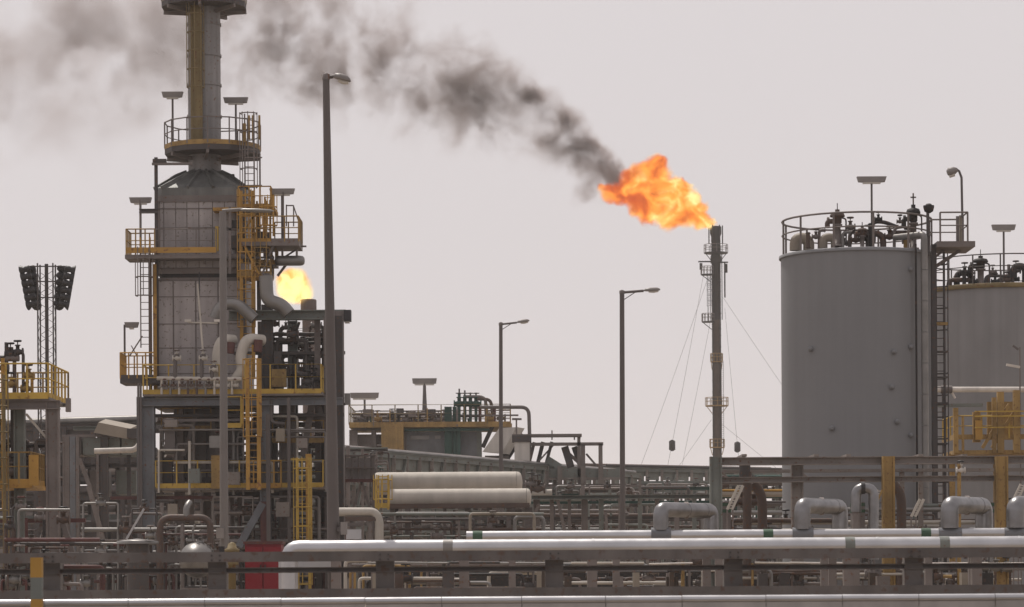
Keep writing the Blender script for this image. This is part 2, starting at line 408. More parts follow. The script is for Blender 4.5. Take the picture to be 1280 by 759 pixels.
# expansion loops and risers
def loop(label, x0, x1, py, wpx, Y, down_px, mat='alu_loop', valve=False, dz=2.0):
    t = thing('pipe_loop', label, 'pipe', (W(x0, 690, Y).x, Y, 0), 'silver pipe loops above the pipelines')
    s = Y / F; a = W(x0, py, Y); c = W(x1, py, Y + dz); r = wpx * s / 2; c.z = a.z
    clad_run(t, [(a.x, Y, z2 + rb), (a.x, Y, a.z), (c.x, Y + dz, a.z), (c.x, Y + dz, z2), (c.x + .05, Y + dz + 2.5, z2)], r, mat, seg=1.2, n=18, bend=r * 1.7)
    MB().box((c.x - .12, Y + dz + 2, 0), (c.x + .12, Y + dz + 2.3, z2 - r)).build('support', 'steel', t)
    b = MB(); zc = W(x0, 668, Y).z; b.tube([(a.x - r * 1.3, Y, zc), (a.x + r * 1.3, Y, zc)], rb * 1.25, 16)
    b.build('tee_clamp', 'steel_blue', t)
    m = (a + c) / 2; MB().tube([m - Vector((.06, 0, 0)), m + Vector((.06, 0, 0))], r * 1.12, 16).build('flange', 'steel', t)
    return t
loop('silver pipe loop rising beside the green grey rack column left of the tank', 826, 889, 637, 19, 82, 690)
loop('silver pipe loop rising in front of the left part of the big tank', 1003, 1050, 632, 20, 82, 700)
loop('silver pipe loop between the two ochre columns under the tanks', 1187, 1230, 631, 22, 82, 700)
loop('silver pipe loop cut off by the right edge beside the outer ochre column', 1269, 1330, 631, 22, 82, 700)
t = thing('pipe_loop', 'small silver bend with a dark clamp left of the nearer ochre column', 'pipe', (W(1070, 690, 90).x, 90, 0), 'silver pipe loops above the pipelines')
u = U(t, 90); u.pipe([(1070, 640), (1070, 610), (1092, 610), (1092, 700)], 13, 'alu_loop', bend=.3); u.pipe([(1076, 610), (1081, 610)], 15.5, 'dark', name='clamp'); u.col(1070, 8, 640, 'steel', name='support')

# ------------------------------------------------------------------ right rack in front of the tanks
t = thing('pipe_rack', 'open steel rack with ochre columns and two long beams before the tanks', 'pipe rack', (W(1080, 690, 95).x, 95, 0))
u = U(t, 95)
u.beam(897, 1420, 577, 10, 'steel_light', dep=.35); u.beam(903, 1420, 600, 7, 'steel_light', d=.1)
u.beam(897, 1420, 586, 4, 'steel_light', d=2.6)
u.col(895, 15, 571, 'steel_green', dep=.4); u.col(998, 15, 577, 'steel_light', d=.4, dep=.3); 
for px, m in ((1109, 'ochre'), (1250, 'ochre')): u.col(px, 15, 571, m, d=-.3, dep=.4, pyr=640)
for px in (1141, 1165, 1340): u.col(px, 6, 582, 'steel_light', d=2.6)
for x0, x1 in ((903, 990), (1005, 1100), (1118, 1240)): u.bar(((x0, 583), (x0 + 14, 596)), 3, 'steel_light', d=2.2)
for px in (930, 1020, 1060, 1150, 1205, 1290): MB().box(u.p(px - 3, 571) - Vector((0, .2, 0)), u.p(px + 3, 568) + Vector((0, 3, 0))).build('cross_beam', 'steel_light', t)
def wavy(name, label, px, py, Y, wpx, mat, lean=14, cat='pipe'):
    t = thing(name, label, cat, (W(px, 690, Y).x, Y, 0)); u = U(t, Y); u.pipe([(px - lean, py), (px - 2, py + 12), (px, py + 26), (px, 760)], wpx, mat, bend=.5); return t
t = wavy('brown_pipe', 'rusty brown bent pipe right of the nearer ochre column', 1127, 603, 97, 12, 'rust', 12)
t = wavy('brown_pipe', 'dark brown bent pipe second right of the grey green column', 953, 604, 98, 12, 'rust', 12)
t = thing('brown_pipe', 'straight dark brown pipe close to the grey green column', 'pipe', (W(934, 690, 97).x, 97, 0)); u = U(t, 97)
u.pipe([(934, 590), (934, 760)], 11, 'rust'); u.pipe([(931, 578), (931, 598)], 14, 'steel_dark', name='flange')
t = thing('cable_tray', 'pale slanting cable ladder beside the straight brown pipe', 'cable tray', (W(918, 690, 94).x, 94, 0)); u = U(t, 94)
for dx in (0, 6): u.bar(((923 + dx, 607), (909 + dx, 637)), 3, 'cream', name='side_rail')
for k in range(9): u.bar(((922 - k * 1.5, 609 + k * 3.3), (929 - k * 1.5, 609 + k * 3.3)), 1.4, 'cream', name='rung')
for dx in (0, 7): u.bar(((909 + dx, 637), (909 + dx, 735)), 2, 'steel', name='leg')
t = thing('cable_tray', 'short pale slanting cable ladder before the dark tank foot', 'cable tray', (W(1145, 690, 94).x, 94, 0)); u = U(t, 94)
for dx in (0, 5): u.bar(((1150 + dx, 624), (1139 + dx, 646)), 3, 'cream', name='side_rail')
for k in range(7): u.bar(((1149 - k * 1.5, 626 + k * 3), (1155 - k * 1.5, 626 + k * 3)), 1.4, 'cream', name='rung')
for dx in (0, 6): u.bar(((1139 + dx, 646), (1139 + dx, 735)), 1.6, 'steel', name='leg')
t = thing('cable_tray', 'pale orange edged slanting cable ladder against the nearer ochre column', 'cable tray', (W(1090, 690, 94).x, 94, 0)); u = U(t, 94)
for dx in (0, 6): u.bar(((1097 + dx, 612), (1086 + dx, 638)), 2.4, 'ochre' if dx else 'cream', name='side_rail')
for k in range(8): u.bar(((1096 - k * 1.5, 614 + k * 3.2), (1103 - k * 1.5, 614 + k * 3.2)), 1.4, 'cream', name='rung')
for dx in (0, 7): u.bar(((1086 + dx, 638), (1086 + dx, 735)), 1.6, 'steel', name='leg')
t = thing('cable_tray', 'bright slanting cable ladder behind the last pipe loop at the right edge', 'cable tray', (W(1270, 690, 90).x, 90, 0)); u = U(t, 90)
for dx in (0, 6): u.bar(((1276 + dx, 605), (1267 + dx, 624)), 2.3, 'cream', name='side_rail')
for k in range(6): u.bar(((1275 - k * 1.5, 607 + k * 3), (1281 - k * 1.5, 607 + k * 3)), 1.1, 'white', name='rung')
for dx in (0, 6): u.bar(((1267 + dx, 624), (1267 + dx, 735)), 1.6, 'steel', name='leg')
t = thing('ochre_pipe', 'thin ochre pipe with an elbow standing under the yellow platform', 'pipe', (W(1199, 690, 93).x, 93, 0)); u = U(t, 93)
u.pipe([(1199, 580), (1199, 740)], 5, 'ochre'); u.valve(1201, 588, .1, 'white')
for i, (px, lab) in enumerate(((1072, 'green banded instrument cabinet behind the small silver bend'), (1238, 'green banded instrument cabinet left of the outer ochre column'), (905, 'green banded instrument cabinet behind the slanting cable ladder'))):
    t = thing('instrument_cabinet', lab, 'cabinet', (W(px, 690, 99).x, 99, 0)); u = U(t, 99)
    u.box(px - 8, 628, px + 8, 690, 'steel', dep=.5, name='body'); u.box(px - 8.2, 629, px + 8.2, 633, 'dgreen', dep=.52, name='green_panel'); u.box(px - 8.2, 637, px + 8.2, 641, 'dgreen', dep=.52, name='green_panel')
    for dx in (-6, 6): u.col(px + dx, 2.5, 690, 'steel', name='leg')
t = thing('process_piping', 'low tangle of grey pipes and valves at the foot of the big tank', 'piping', (W(1060, 690, 99).x, 99, 0))
manifold(t, 905, 1280, 622, 690, 99, 26, 11)
t = thing('process_piping', 'horizontal grey and orange pipes seen through the rack left of the big tank', 'piping', (W(930, 690, 120).x, 120, 0)); u = U(t, 120)
for py, m, wd in ((604, 'galv', 4), (613, 'orange', 3), (618, 'beige', 7), (630, 'galv', 5), (641, 'alu_dull', 5), (652, 'steel', 9), (664, 'steel_dark', 8)):
    u.pipe([(896, py), (1010, py)], wd, m)
manifold(t, 890, 1010, 625, 700, 123, 14, 5)

# ------------------------------------------------------------------ tanks
def tank(label, Y, xc, wpx, py_rim, mat, seams, lip='steel'):
    t = thing('storage_tank', label, 'tank', (W(xc, 500, Y).x, Y, 0)); s = Y / F; r = wpx * s / 2; X = W(xc, 500, Y).x; zt = W(xc, py_rim, Y).z
    MB().lathe((X, Y, 0), [(r, 0), (r, zt)], 72, caps=False).build('shell', mat, t)
    b = MB(); prof = []
    MB().lathe((X, Y, zt), [(r + .07, -.1), (r + .07, 0), (r, .02), (r * .5, .18), (.05, .28)], 72).build('roof', mat, t)
    b = MB()
    for k in range(1, seams):
        z = zt * k / seams; b.lathe((X, Y, z), [(r + .001, -.008), (r + .003, -.005), (r + .003, .005), (r + .001, .008)], 72, caps=False)
    b.build('weld_seam', mat, t)
    return t, X, zt, r
tb, X, zt, r = tank('tall grey storage tank with railed roof nearest the camera', 105, 1072, 189, 320, 'tank', 7)
u = U(tb, 105)
P = [(X + (r - .05) * math.cos(a), 105 + (r - .05) * math.sin(a), zt) for a in [2 * PI * k / 36 + .1 for k in range(36)]]
P = [p for p in P]
rail(tb, P, 'steel', 1.28, 2.0, closed=True, th=.07, mids=(.6,), every=3)
b = MB()
for px, py in ((1006, 442), (1106, 447), (1103, 490), (1110, 532), (1030, 540), (1128, 345), (1128, 440), (1128, 548)):
    q = W(px, py, 105); dx = q.x - X; yy = 105 - math.sqrt(max(.01, r * r - dx * dx)); b.lathe((q.x, yy, q.z), [(.10, .02), (.10, -.1), (.04, -.1), (.04, -.2)], 10, axis='y')
b.build('nozzle', 'tank', tb)
# ring line, downcomer and pipes at the tank's right edge
def edge_pipe(px, wpx, py0, mat, name, yy, lab=None, py1=None):
    q = W(px, 430, yy); zt_ = W(px, py0, yy).z; return MB().tube([(q.x, yy, 0 if py1 is None else W(px, py1, yy).z), (q.x, yy, zt_)], wpx * yy / F / 2, 12).build(name, mat, tb)
edge_pipe(1145.5, 2.6, 305, 'soot', 'drain_pipe', 102.6)
t = thing('vertical_pipe', 'light grey vertical pipe running up the right side of the big tank', 'pipe', (W(1156, 430, 102.5).x, 102.5, 0))
q = W(1156, 430, 102.5); zt_ = W(1156, 293, 102.5).z; s = 102.5 / F
zz = 0
while zz < zt_ - .4:
    MB().tube([(q.x, 102.5, zz), (q.x, 102.5, min(zz + 1.1, zt_ - .3))], 4.4 * s, 14).build('cladding_sleeve', 'alu_dull', t); zz += 1.12
MB().tube([(q.x, 102.5, zt_ - .35), (q.x, 102.5, zt_), (q.x - .9, 103.6, zt_ + .02)], 4.2 * s, 14, bend=.35).build('elbow', 'alu_dull', t)
t = thing('tank_ladder_tower', 'brown caged ladder and bracketed platform on the right side of the big tank', 'ladder', (W(1175, 430, 104).x, 104, 0)); u = U(t, 104)
u.col(1164.5, 6, 308, 'steel_dark', d=-.6, pyr=430)
x = W(1174.5, 430, 104).x; ladder(t, x, 104, W(1174, 705, 104).z, W(1174, 315, 104).z, 'steel_dark', wd=.36, th=.07, side=1)
for py in (405, 440, 472, 505, 555): u.beam(1166, 1184, py, 3.5 if py in (405, 505) else 2, 'ochre' if py in (405,) else 'steel_dark', dep=.3, name='bracket')
u.deck(1166, 1213, 306, 7, 'steel', dep=2.2)
u.bar(((1168, 334), (1200, 313)), 4, 'steel', name='brace'); u.bar(((1168, 322), (1180, 313)), 3, 'steel', name='brace'); u.bar(((1168, 334), (1200, 313)), 4, 'steel', name='brace', d=1.6)
u.rail(1170, 1204, 306, dep=2.1, mat='steel', sides='frb', toe=None, h=1.05, th=.06)
u.col(1204, 4, 268, 'beige', py1=306, d=.3, name='post'); u.col(1195, 3.5, 273, 'steel', py1=306, d=-.6, name='post')
# fittings on the roof: each a thing
def roof_z(px, Y): return zt + .1
def gooseneck(label, px, py_top, wpx, span, Y, mat='alu_dull', base=None):
    t = thing('gooseneck_vent', label, 'vent pipe', (W(px, 310, Y).x, Y, base if base else zt + .1), 'vents on the tank roofs'); u = U(t, Y)
    zb = (base if base else zt + .1); pb = HOR - (zb - EYE) / u.s
    u.pipe([(px, pb + 2), (px, py_top), (px + span, py_top), (px + span, py_top + abs(span) * .9)], wpx, mat, bend=abs(span) * u.s * .48)
    u.pipe([(px, pb), (px, pb - 3)], wpx * 1.35, 'steel', name='flange'); return t
gooseneck('wide grey gooseneck vent at the left end of the big tank roof', 1011, 298, 14, -17, 104.2, 'beige')
gooseneck('grey gooseneck vent second from the left on the big tank roof', 1044, 297, 11, -15, 103.9, 'beige')
def relief(label, px, py_top, py_b, Y, mat='rust', sc=1.0, cross=False):
    t = thing('relief_valve', label, 'valve', (W(px, py_b, Y).x, Y, W(px, py_b, Y).z), 'relief valves on the tank roofs'); u = U(t, Y)
    c = W(px, py_b, Y); H = (py_b - py_top) * u.s; k = sc
    MB().lathe(c, [(.2 * k, 0), (.2 * k, .06), (.11 * k, .06), (.11 * k, H * .55), (.17 * k, H * .55), (.17 * k, H * .6), (.1 * k, H * .6)], 12).build('stem', 'steel', t)
    MB().lathe(c, [(.1 * k, H * .6), (.15 * k, H * .64), (.15 * k, H * .78), (.26 * k, H * .8), (.26 * k, H * .84), (.22 * k, H * .9), (.08 * k, H * .93), (.08 * k, H)], 12).build('bonnet', mat, t)
    b = MB().tube([c + Vector((0, 0, H * .68)), c + Vector((-.35 * k, 0, H * .68)), c + Vector((-.35 * k, 0, H * .5))], .09 * k, 10, bend=.1); b.lathe(c + Vector((-.32 * k, 0, H * .68)), [(.15 * k, -.04), (.15 * k, .04)], 10, axis='x')
    b.build('outlet', mat, t)
    MB().tube([c + Vector((.3 * k, 0, 0)), c + Vector((.3 * k, 0, H * .75)), c + Vector((0, 0, H * .8))], .03 * k, 6, bend=.1).build('sensing_line', 'steel_dark', t)
    MB().tube([c + Vector((0, 0, H)), c + Vector((0, 0, H + .22 * k))], .018, 6).build('spindle', 'steel_dark', t)
    if cross:
        b = MB().bar(c + Vector((0, 0, H)), c + Vector((0, 0, H + .42)), .05, .05); b.bar(c + Vector((-.1, 0, H + .27)), c + Vector((.1, 0, H + .27)), .05, .05); b.build('finial', 'steel', t)
    return t
relief('brown relief valve with a mushroom top left of the roof lamp on the big tank', 1047, 262, 308, 103.7, 'rust', 1.05)
relief('dark relief valve with a cross shaped finial at the right of the big tank roof', 1142, 256, 312, 103.4, 'soot', 1.0, True)
relief('small dark relief valve in the middle of the big tank roof', 1078, 283, 312, 103.5, 'rust', .7)
t = thing('roof_piping', 'cluster of low rusty and grey pipes and valves on the big tank roof', 'piping', (W(1070, 310, 104).x, 104, zt)); u = U(t, 104)
for pts, wd, m, d in (([(1024, 314), (1024, 288), (1032, 288)], 4, 'steel', 0), ([(1063, 314), (1063, 289), (1085, 289), (1085, 314)], 5, 'steel', .2),
                      ([(1072, 292), (1104, 292), (1104, 314)], 8, 'rust', 0), ([(1092, 314), (1092, 276), (1106, 276), (1124, 283)], 5, 'steel_dark', .3),
                      ([(1112, 292), (1140, 292)], 9, 'rust', .1), ([(1117, 314), (1117, 286), (1130, 284)], 4, 'steel', -.2), ([(1088, 280), (1088, 314)], 6, 'soot', -.2),
                      ([(1008, 313), (1008, 293)], 5, 'rust', -.6), ([(1130, 314), (1130, 296)], 5, 'ochre', -.4), ([(1052, 314), (1052, 292), (1062, 292)], 4, 'alu_dull', -.4)):
    u.pipe(pts, wd, m, d=d, n=10, flanges=1)
for px, py, r_, m in ((1063, 284, .12, 'steel'), (1086, 298, .16, 'soot'), (1098, 274, .09, 'soot'), (1112, 296, .13, 'rust'), (1125, 277, .08, 'steel'), (1135, 300, .14, 'rust'), (1020, 296, .1, 'steel'), (1070, 300, .12, 'rust'), (1055, 304, .1, 'steel')):
    u.valve(px, py, r_, m, 'steel_dark')
t2, X2, zt2, r2 = tank('second paler storage tank cut off by the right edge behind the yellow platform', 128, 1252, 190, 364, 'tank_light', 5)
MB().lathe((X2, 128, zt2), [(r2 + .1, -.16), (r2 + .12, -.14), (r2 + .12, .03), (r2 + .1, .04)], 72).build('rim_girder', 'mustard', t2)
P = [(X2 + (r2 + .08) * math.cos(2 * PI * k / 36), 128 + (r2 + .08) * math.sin(2 * PI * k / 36), zt2) for k in range(36)]
rail(t2, P, 'steel_dark', 1.3, 2.0, closed=True, th=.055, mids=(.6,), every=2)
relief('dark relief valve with a mushroom top on the paler right tank', 1226, 320, 360, 126, 'soot', 1.3)
zk = W(1226, 360, 126).z
gooseneck('dark gooseneck vent left of the relief valve on the paler tank', 1214, 341, 8, -18, 126.2, 'soot', zk)
gooseneck('big dark gooseneck vent at the far right on the paler tank', 1282, 333, 9, -15, 126, 'soot', zk)
t = thing('roof_piping', 'dark low pipes and valves on the paler right tank roof', 'piping', (W(1240, 355, 126).x, 126, zk)); u = U(t, 126)
for pts, wd, m, d in (([(1186, 362), (1186, 350), (1212, 350)], 6, 'rust', 0), ([(1232, 362), (1232, 345), (1266, 345), (1266, 362)], 4, 'steel_dark', 0), ([(1236, 362), (1236, 343), (1246, 340)], 4, 'steel_dark', 0),
                      ([(1196, 362), (1196, 344)], 4, 'steel_dark', .4), ([(1204, 362), (1204, 342)], 5, 'soot', -.3), ([(1262, 362), (1262, 330)], 4, 'steel', .2), ([(1248, 362), (1248, 348), (1276, 348)], 5, 'soot', .3)):
    u.pipe(pts, wd, m, d=d, n=10, flanges=1)
for px, py, r_, m in ((1206, 341, .15, 'soot'), (1241, 340, .1, 'steel'), (1244, 352, .12, 'soot'), (1270, 338, .14, 'steel_dark'), (1258, 350, .12, 'rust'), (1216, 352, .13, 'soot')): u.valve(px, py, r_, m, 'steel_dark')

# ------------------------------------------------------------------ lamps
def fixture_lamp(label, px, py_top, py_base, wpx, Y, side=0, pole_w=2.6, taper=False, z_base=None, tilt=0):
    """tray light on a thin pole: pole, tray, diffuser"""
    base = W(px, py_base, Y)
    if z_base is not None: base.z = z_base
    t = thing('platform_light', label, 'light', base, 'tray lights on thin poles'); s = Y / F; tp = W(px, py_top, Y); tp.x = base.x
    MB().tube([base, tp - Vector((0, 0, .1))], [pole_w * s * (1.5 if taper else .5), pole_w * s * .5], 8).build('pole', 'galv', t)
    cx = tp.x + side * wpx * s / 2; hw = wpx * s / 2; h = 6.5 * s; b = MB(); z = tp.z
    L0, L1 = cx - hw, cx + hw
    pr = [(L0, z), (L1, z + tilt), (L1 - .06, z - h + tilt), (L1 - .2, z - h * 1.05 + tilt), (L0 + .2, z - h * 1.05), (L0 + .06, z - h)]
    b.add([(x, Y - .12, zz) for x, zz in pr] + [(x, Y + .12, zz) for x, zz in pr], [(0, 1, 2, 3, 4, 5)[::-1], (6, 7, 8, 9, 10, 11)] + [(i, (i + 1) % 6, (i + 1) % 6 + 6, i + 6) for i in range(6)])
    b.build('tray', 'lamp', t); MB().box((L0 + .22, Y - .09, z - h * 1.35), (L1 - .22, Y + .09, z - h * 1.055)).build('diffuser', 'lens', t)
    return t
fixture_lamp('tray light on a thin pole above the middle of the big tank roof', 1090, 221, 306, 37, 105)
fixture_lamp('tray light on a thin pole above the paler right tank', 1255, 281, 350, 30, 127)
fixture_lamp('tray light left of the chimney above the upper platform', 216, 115, 182, 27, 125)
fixture_lamp('tray light right of the chimney above the upper platform', 295, 122, 182, 31, 126)
fixture_lamp('tray light at the left side of the heater on a bent post', 176, 247, 316, 28, 126)
fixture_lamp('tray light on the brown post above the right hand heater platform', 353, 236, 304, 32, 123, pole_w=3)
fixture_lamp('wide tray light on a tapered post in the distance behind the pipe rack', 531, 473, 545, 31, 232, pole_w=3, taper=True)
fixture_lamp('low tray light beside the tall lamp post in the distance', 456, 491, 540, 36, 222)
fixture_lamp('tray light with the arm to the right on the small caged platform', 156, 403, 474, 18, 124, side=1)
def goose_lamp():
    Y = 104; base = W(1203, 272, Y); t = thing('gooseneck_lamp', 'curved lamp post with a head bending left beside the big tank platform', 'lamp', base); s = Y / F
    MB().tube([base, W(1202, 222, Y), W(1199, 214, Y), W(1195, 211.5, Y)], .045, 8).build('pole', 'galv', t)
    a = W(1197, 212, Y); c = W(1184, 216, Y); b = MB().tube([a, a.lerp(c, .3), a.lerp(c, .8), c], [.07, .14, .17, .09], 10); b.build('head', 'lamp', t)
    d = (c - a).normalized(); n_ = Vector((-d.z, 0, d.x)); n_ = n_ if n_.z < 0 else -n_
    MB().tube([a.lerp(c, .4) + n_ * .12, a.lerp(c, .9) + n_ * .12], .09, 8).build('lens', 'lens', t)
goose_lamp()
t = thing('beacon_light', 'dark beacon on a short post right of the cross topped relief valve', 'beacon', W(1161, 306, 103)); u = U(t, 103)
u.col(1161, 3.4, 262, 'steel_dark', py1=320, name='pole'); c = u.p(1161, 266)
MB().lathe(c, [(.05, -.02), (.16, .05), (.2, .2), (.2, .26)], 12).build('head', 'soot', t); MB().lathe(c, [(.12, .26), (.1, .32), (.02, .34)], 10).build('cap', 'steel_dark', t)

def street_lamp(label, pxb, pxt, py_top, Y, w0, w1, arm, head_w, head_h, box=False, tilt=0, brace=True):
    base = W(pxb, 690, Y); base.z = 0; t = thing('street_lamp', label, 'street lamp', base, 'tall tapered street lamps'); s = Y / F; tp = W(pxt, py_top, Y)
    zs = [0, .4, .8, 1]; b = MB(); rr = lambda k: (w0 * (1 - k) + w1 * k) * s / 2
    b.tube([base.lerp(tp, k) for k in (0, .1, .3, .5, .75, 1)], [rr(k) for k in (0, .1, .3, .5, .75, 1)], 14); b.build('pole', 'galv', t)
    MB().lathe(tp, [(rr(1) * 1.15, -.12), (rr(1) * 1.15, .02), (.02, .06)], 10).build('cap', 'steel', t)
    e = tp + Vector((arm * s, 0, .0 + tilt * .3 * s))
    MB().tube([tp + Vector((0, 0, -.06)), e], w1 * s * .28, 8).build('arm', 'galv', t)
    if brace: MB().tube([tp + Vector((0, 0, -min(arm * .45, 14) * s)), tp + Vector((arm * .62 * s, 0, -.05))], .022, 6).build('brace', 'galv', t)
    h2 = e + Vector((head_w * s, 0, tilt * s)); b = MB(); n = 12; rs = []
    for k, f in ((0, .3), (.12, .75), (.4, 1), (.8, .9), (.96, .5), (1, .15)):
        c = e.lerp(h2, k); rs.append([c + Vector((0, math.cos(2 * PI * j / n) * head_h * s * .55 * f, max(-.28, math.sin(2 * PI * j / n)) * head_h * s * .62 * f)) for j in range(n)])
    b.rings(rs); b.build('head', 'lamp', t)
    a = e.lerp(h2, .3); c = e.lerp(h2, .88); lz = -head_h * s * .2
    MB().tube([a + Vector((0, 0, lz)), a.lerp(c, .5) + Vector((0, 0, lz - .02)), c + Vector((0, 0, lz))], [.05, head_h * s * .28, .05], 10).build('lens', 'lens', t)
    if box:
        q = base.lerp(tp, (W(0, 672, Y).z) / tp.z); q.y -= rr(.1) + .06
        MB().box((q.x + .2, q.y, q.z + .02), (q.x + .36, q.y + .2, q.z + .34)).build('junction_box', 'lamp', t); MB().box((q.x + .1, q.y + .06, q.z + .1), (q.x + .2, q.y + .14, q.z + .2)).build('bracket', 'galv', t)
    return t
street_lamp('tallest and nearest street lamp in front of the heater with a short bent arm', 418.5, 407.5, 94, 73, 18, 8.5, 9, 22, 11, True, -6)
street_lamp('slender street lamp with a long arm standing right of the distant rack', 778, 777.5, 364, 131, 7.5, 6, 27, 21, 6, False, 1)
street_lamp('slimmest and farthest street lamp behind the cream roof panel', 626, 626, 404, 149, 6, 4.6, 20, 16, 5, False, 2)
t = thing('street_lamp', 'pale lamp post with a flat drooping arm directly before the heater', 'street lamp', (W(279, 690, 99).x, 99, 0), 'tall tapered street lamps')
u = U(t, 99); base = W(280, 690, 99); base.z = 0; tp = W(278.5, 264, 99)
MB().tube([base, base.lerp(tp, .5), tp], [6 * u.s, 5 * u.s, 4.2 * u.s], 14).build('pole', 'galv_light', t)
MB().tube([tp + Vector((-.02, 0, 0)), u.p(300, 262), u.p(308, 262)], [.07, .06, .05], 8).build('arm', 'galv_light', t)
b = MB(); e, h2 = u.p(300, 262.5), u.p(342, 264); rs = []
for k, f in ((0, .35), (.1, .8), (.5, 1), (.9, .8), (1, .25)):
    c = e.lerp(h2, k); rs.append([c + Vector((0, math.cos(2 * PI * j / 12) * .15 * f, math.sin(2 * PI * j / 12) * .075 * f)) for j in range(12)])
b.rings(rs); b.build('head', 'alu_dull', t); MB().box((base.x - .24, 98.7, u.p(0, 675).z), (base.x + .02, 98.84, u.p(0, 662).z)).build('junction_box', 'lamp', t)

# ------------------------------------------------------------------ flare stacks, wires
t = thing('flare_stack', 'tall dark flare stack with platforms carrying the large orange flame', 'flare stack', (W(895, 500, 420).x, 420, 0))
u = U(t, 420); xc = W(895.5, 430, 420).x; zf = lambda py: W(895, py, 420).z
MB().lathe((xc, 420, 0), [(.66, 0), (.60, zf(480)), (.56, zf(400)), (.52, zf(300))], 16)  .build('riser', 'flare', t)
MB().lathe((xc, 420, 0), [(.58, zf(400)), (.58, zf(330)), (.8, zf(329)), (.8, zf(321)), (.66, zf(318)), (.66, zf(300))], 16).build('upper_riser', 'soot', t)
MB().lathe((xc, 420, 0), [(.7, zf(302)), (.68, zf(296)), (.85, zf(292)), (.85, zf(284)), (.75, zf(283)), (.6, zf(286))], 16, caps=True).build('flare_tip', 'soot', t)
b = MB()
for k in range(6):
    a = 2 * PI * k / 6; b.box((xc + 1.0 * math.cos(a) - .08, 420 + 1.0 * math.sin(a) - .08, zf(305)), (xc + 1.0 * math.cos(a) + .08, 420 + 1.0 * math.sin(a) + .08, zf(282)))
b.build('pilot_burner', 'soot', t)
for py, rr_, x_off, m in ((316, 1.75, 0, 'soot'), (343, .95, -1.3, 'soot'), (402, .95, -1.2, 'soot'), (452, .9, 0, 'ochre'), (507, 1.7, 0, 'ochre'), (559, 1.1, 0, 'ochre')):
    z = zf(py); MB().lathe((xc + x_off, 419.8, z), [(rr_, -.14), (rr_, 0)], 16).build('platform', m, t)
    mr = 'steel' if m == 'soot' else 'ochre'
    rail(t, [(xc + x_off + rr_ * math.cos(2 * PI * k / 12), 419.8 + rr_ * math.sin(2 * PI * k / 12), z) for k in range(12)], mr, 1.15, 3, closed=True, th=.08, toe=None)
    for sx in (-1, 1): MB().bar((xc + sx * .7, 419.6, z - 1.2), (xc + x_off + sx * rr_ * .9, 419.6, z - .1), .1, .1).build('bracket', m, t)
ladder(t, xc - 1.05, 419.3, zf(402), zf(343), 'soot', wd=.4, th=.09); ladder(t, xc + .8, 419.2, zf(559), zf(452), 'flare', wd=.3, th=.06, cage=False)
for dx_, y0_, y1_ in ((-.6, 296, 575), (.6, 300, 575), (.85, 318, 400)): MB().bar((xc + dx_, 419.6, zf(y1_)), (xc + dx_, 419.6, zf(y0_)), .12, .12).build('fuel_line', 'soot', t)
for y_ in range(350, 575, 14): MB().bar((xc - .7, 419.6, zf(y_)), (xc + .7, 419.6, zf(y_)), .1, .1).build('clip', 'flare', t)
MB().bar((xc - 2.6, 420, zf(327)), (xc, 420, zf(327)), .15, .2).build('davit', 'soot', t); MB().bar((xc - 2.2, 420, zf(329)), (xc - 2.2, 420, zf(337)), .4, .35).build('hoist', 'soot', t)
MB().bar((xc, 420, zf(328)), (xc + 1.8, 420, zf(328)), .15, .2).build('davit', 'soot', t); MB().bar((xc + 1.3, 420, zf(328)), (xc + 1.3, 420, zf(372)), .2, .25).build('pilot_line', 'soot', t)
MB().bar((xc + 1.45, 420, zf(330)), (xc + 1.45, 420, zf(341)), .5, .4).build('winch', 'soot', t)
def wire(label, p0, p1, Y0, Y1, wt=None):
    a = W(*p0, Y0); c = W(*p1, Y1); k = a.z / (a.z - c.z) if a.z != c.z else 1; g_ = a.lerp(c, k)
    t = thing('guy_wire', label, 'cable', g_, 'guy wires of the flare stack'); b = MB()
    P = [a.lerp(g_, f / 10) - Vector((0, 0, 1.2 * math.sin(PI * f / 10))) for f in range(11)]; b.tube(P, .022, 5, caps=True); b.build('cable', 'cable', t)
    if wt:
        f = (a.z - W(0, wt, Y0).z) / (a.z - g_.z); q = a.lerp(g_, f) - Vector((0, 0, 1.2 * math.sin(PI * f)))
        MB().lathe(q, [(.15, -1.1), (.45, -.9), (.45, .3), (.12, .5)], 8).build('insulator', 'soot', t)
wire('outermost left guy wire of the flare stack', (884, 350), (800, 575), 420, 420)
wire('left guy wire with a dark insulator near its foot', (880, 340), (833, 580), 420, 400, 556)
wire('left guy wire running closest to the flare stack', (888, 402), (852, 575), 420, 440)
wire('right guy wire of the flare stack that slants down behind the big tank', (904, 372), (976, 472), 420, 430)
wire('right guy wire with a dark insulator near its foot', (906, 385), (925, 580), 420, 410, 555)
wire('faint low guy wire right of the flare stack', (902, 530), (960, 572), 420, 440)
wire('faint low guy wire left of the flare stack', (889, 525), (850, 575), 420, 440)
t = thing('flare_stack', 'rusty brown flare stack behind the heater frame under the yellow flame', 'flare stack', (W(386, 430, 300).x, 300, 0)); xc = W(386, 430, 300).x
zf = lambda py: W(386, py, 300).z; s = 300 / F
MB().lathe((xc, 300, 0), [(8 * s, 0), (8 * s, zf(387))], 16).build('riser', 'rust', t)
MB().lathe((xc, 300, 0), [(8.5 * s, zf(392)), (10 * s, zf(388)), (10 * s, zf(376)), (9.2 * s, zf(374.5)), (8 * s, zf(378))], 16).build('flare_tip', 'rust', t)
rail(t, [(xc + 1.5 * math.cos(2 * PI * k / 10), 300 + 1.5 * math.sin(2 * PI * k / 10), zf(425)) for k in range(10)], 'steel_dark', 1.1, 3, closed=True)

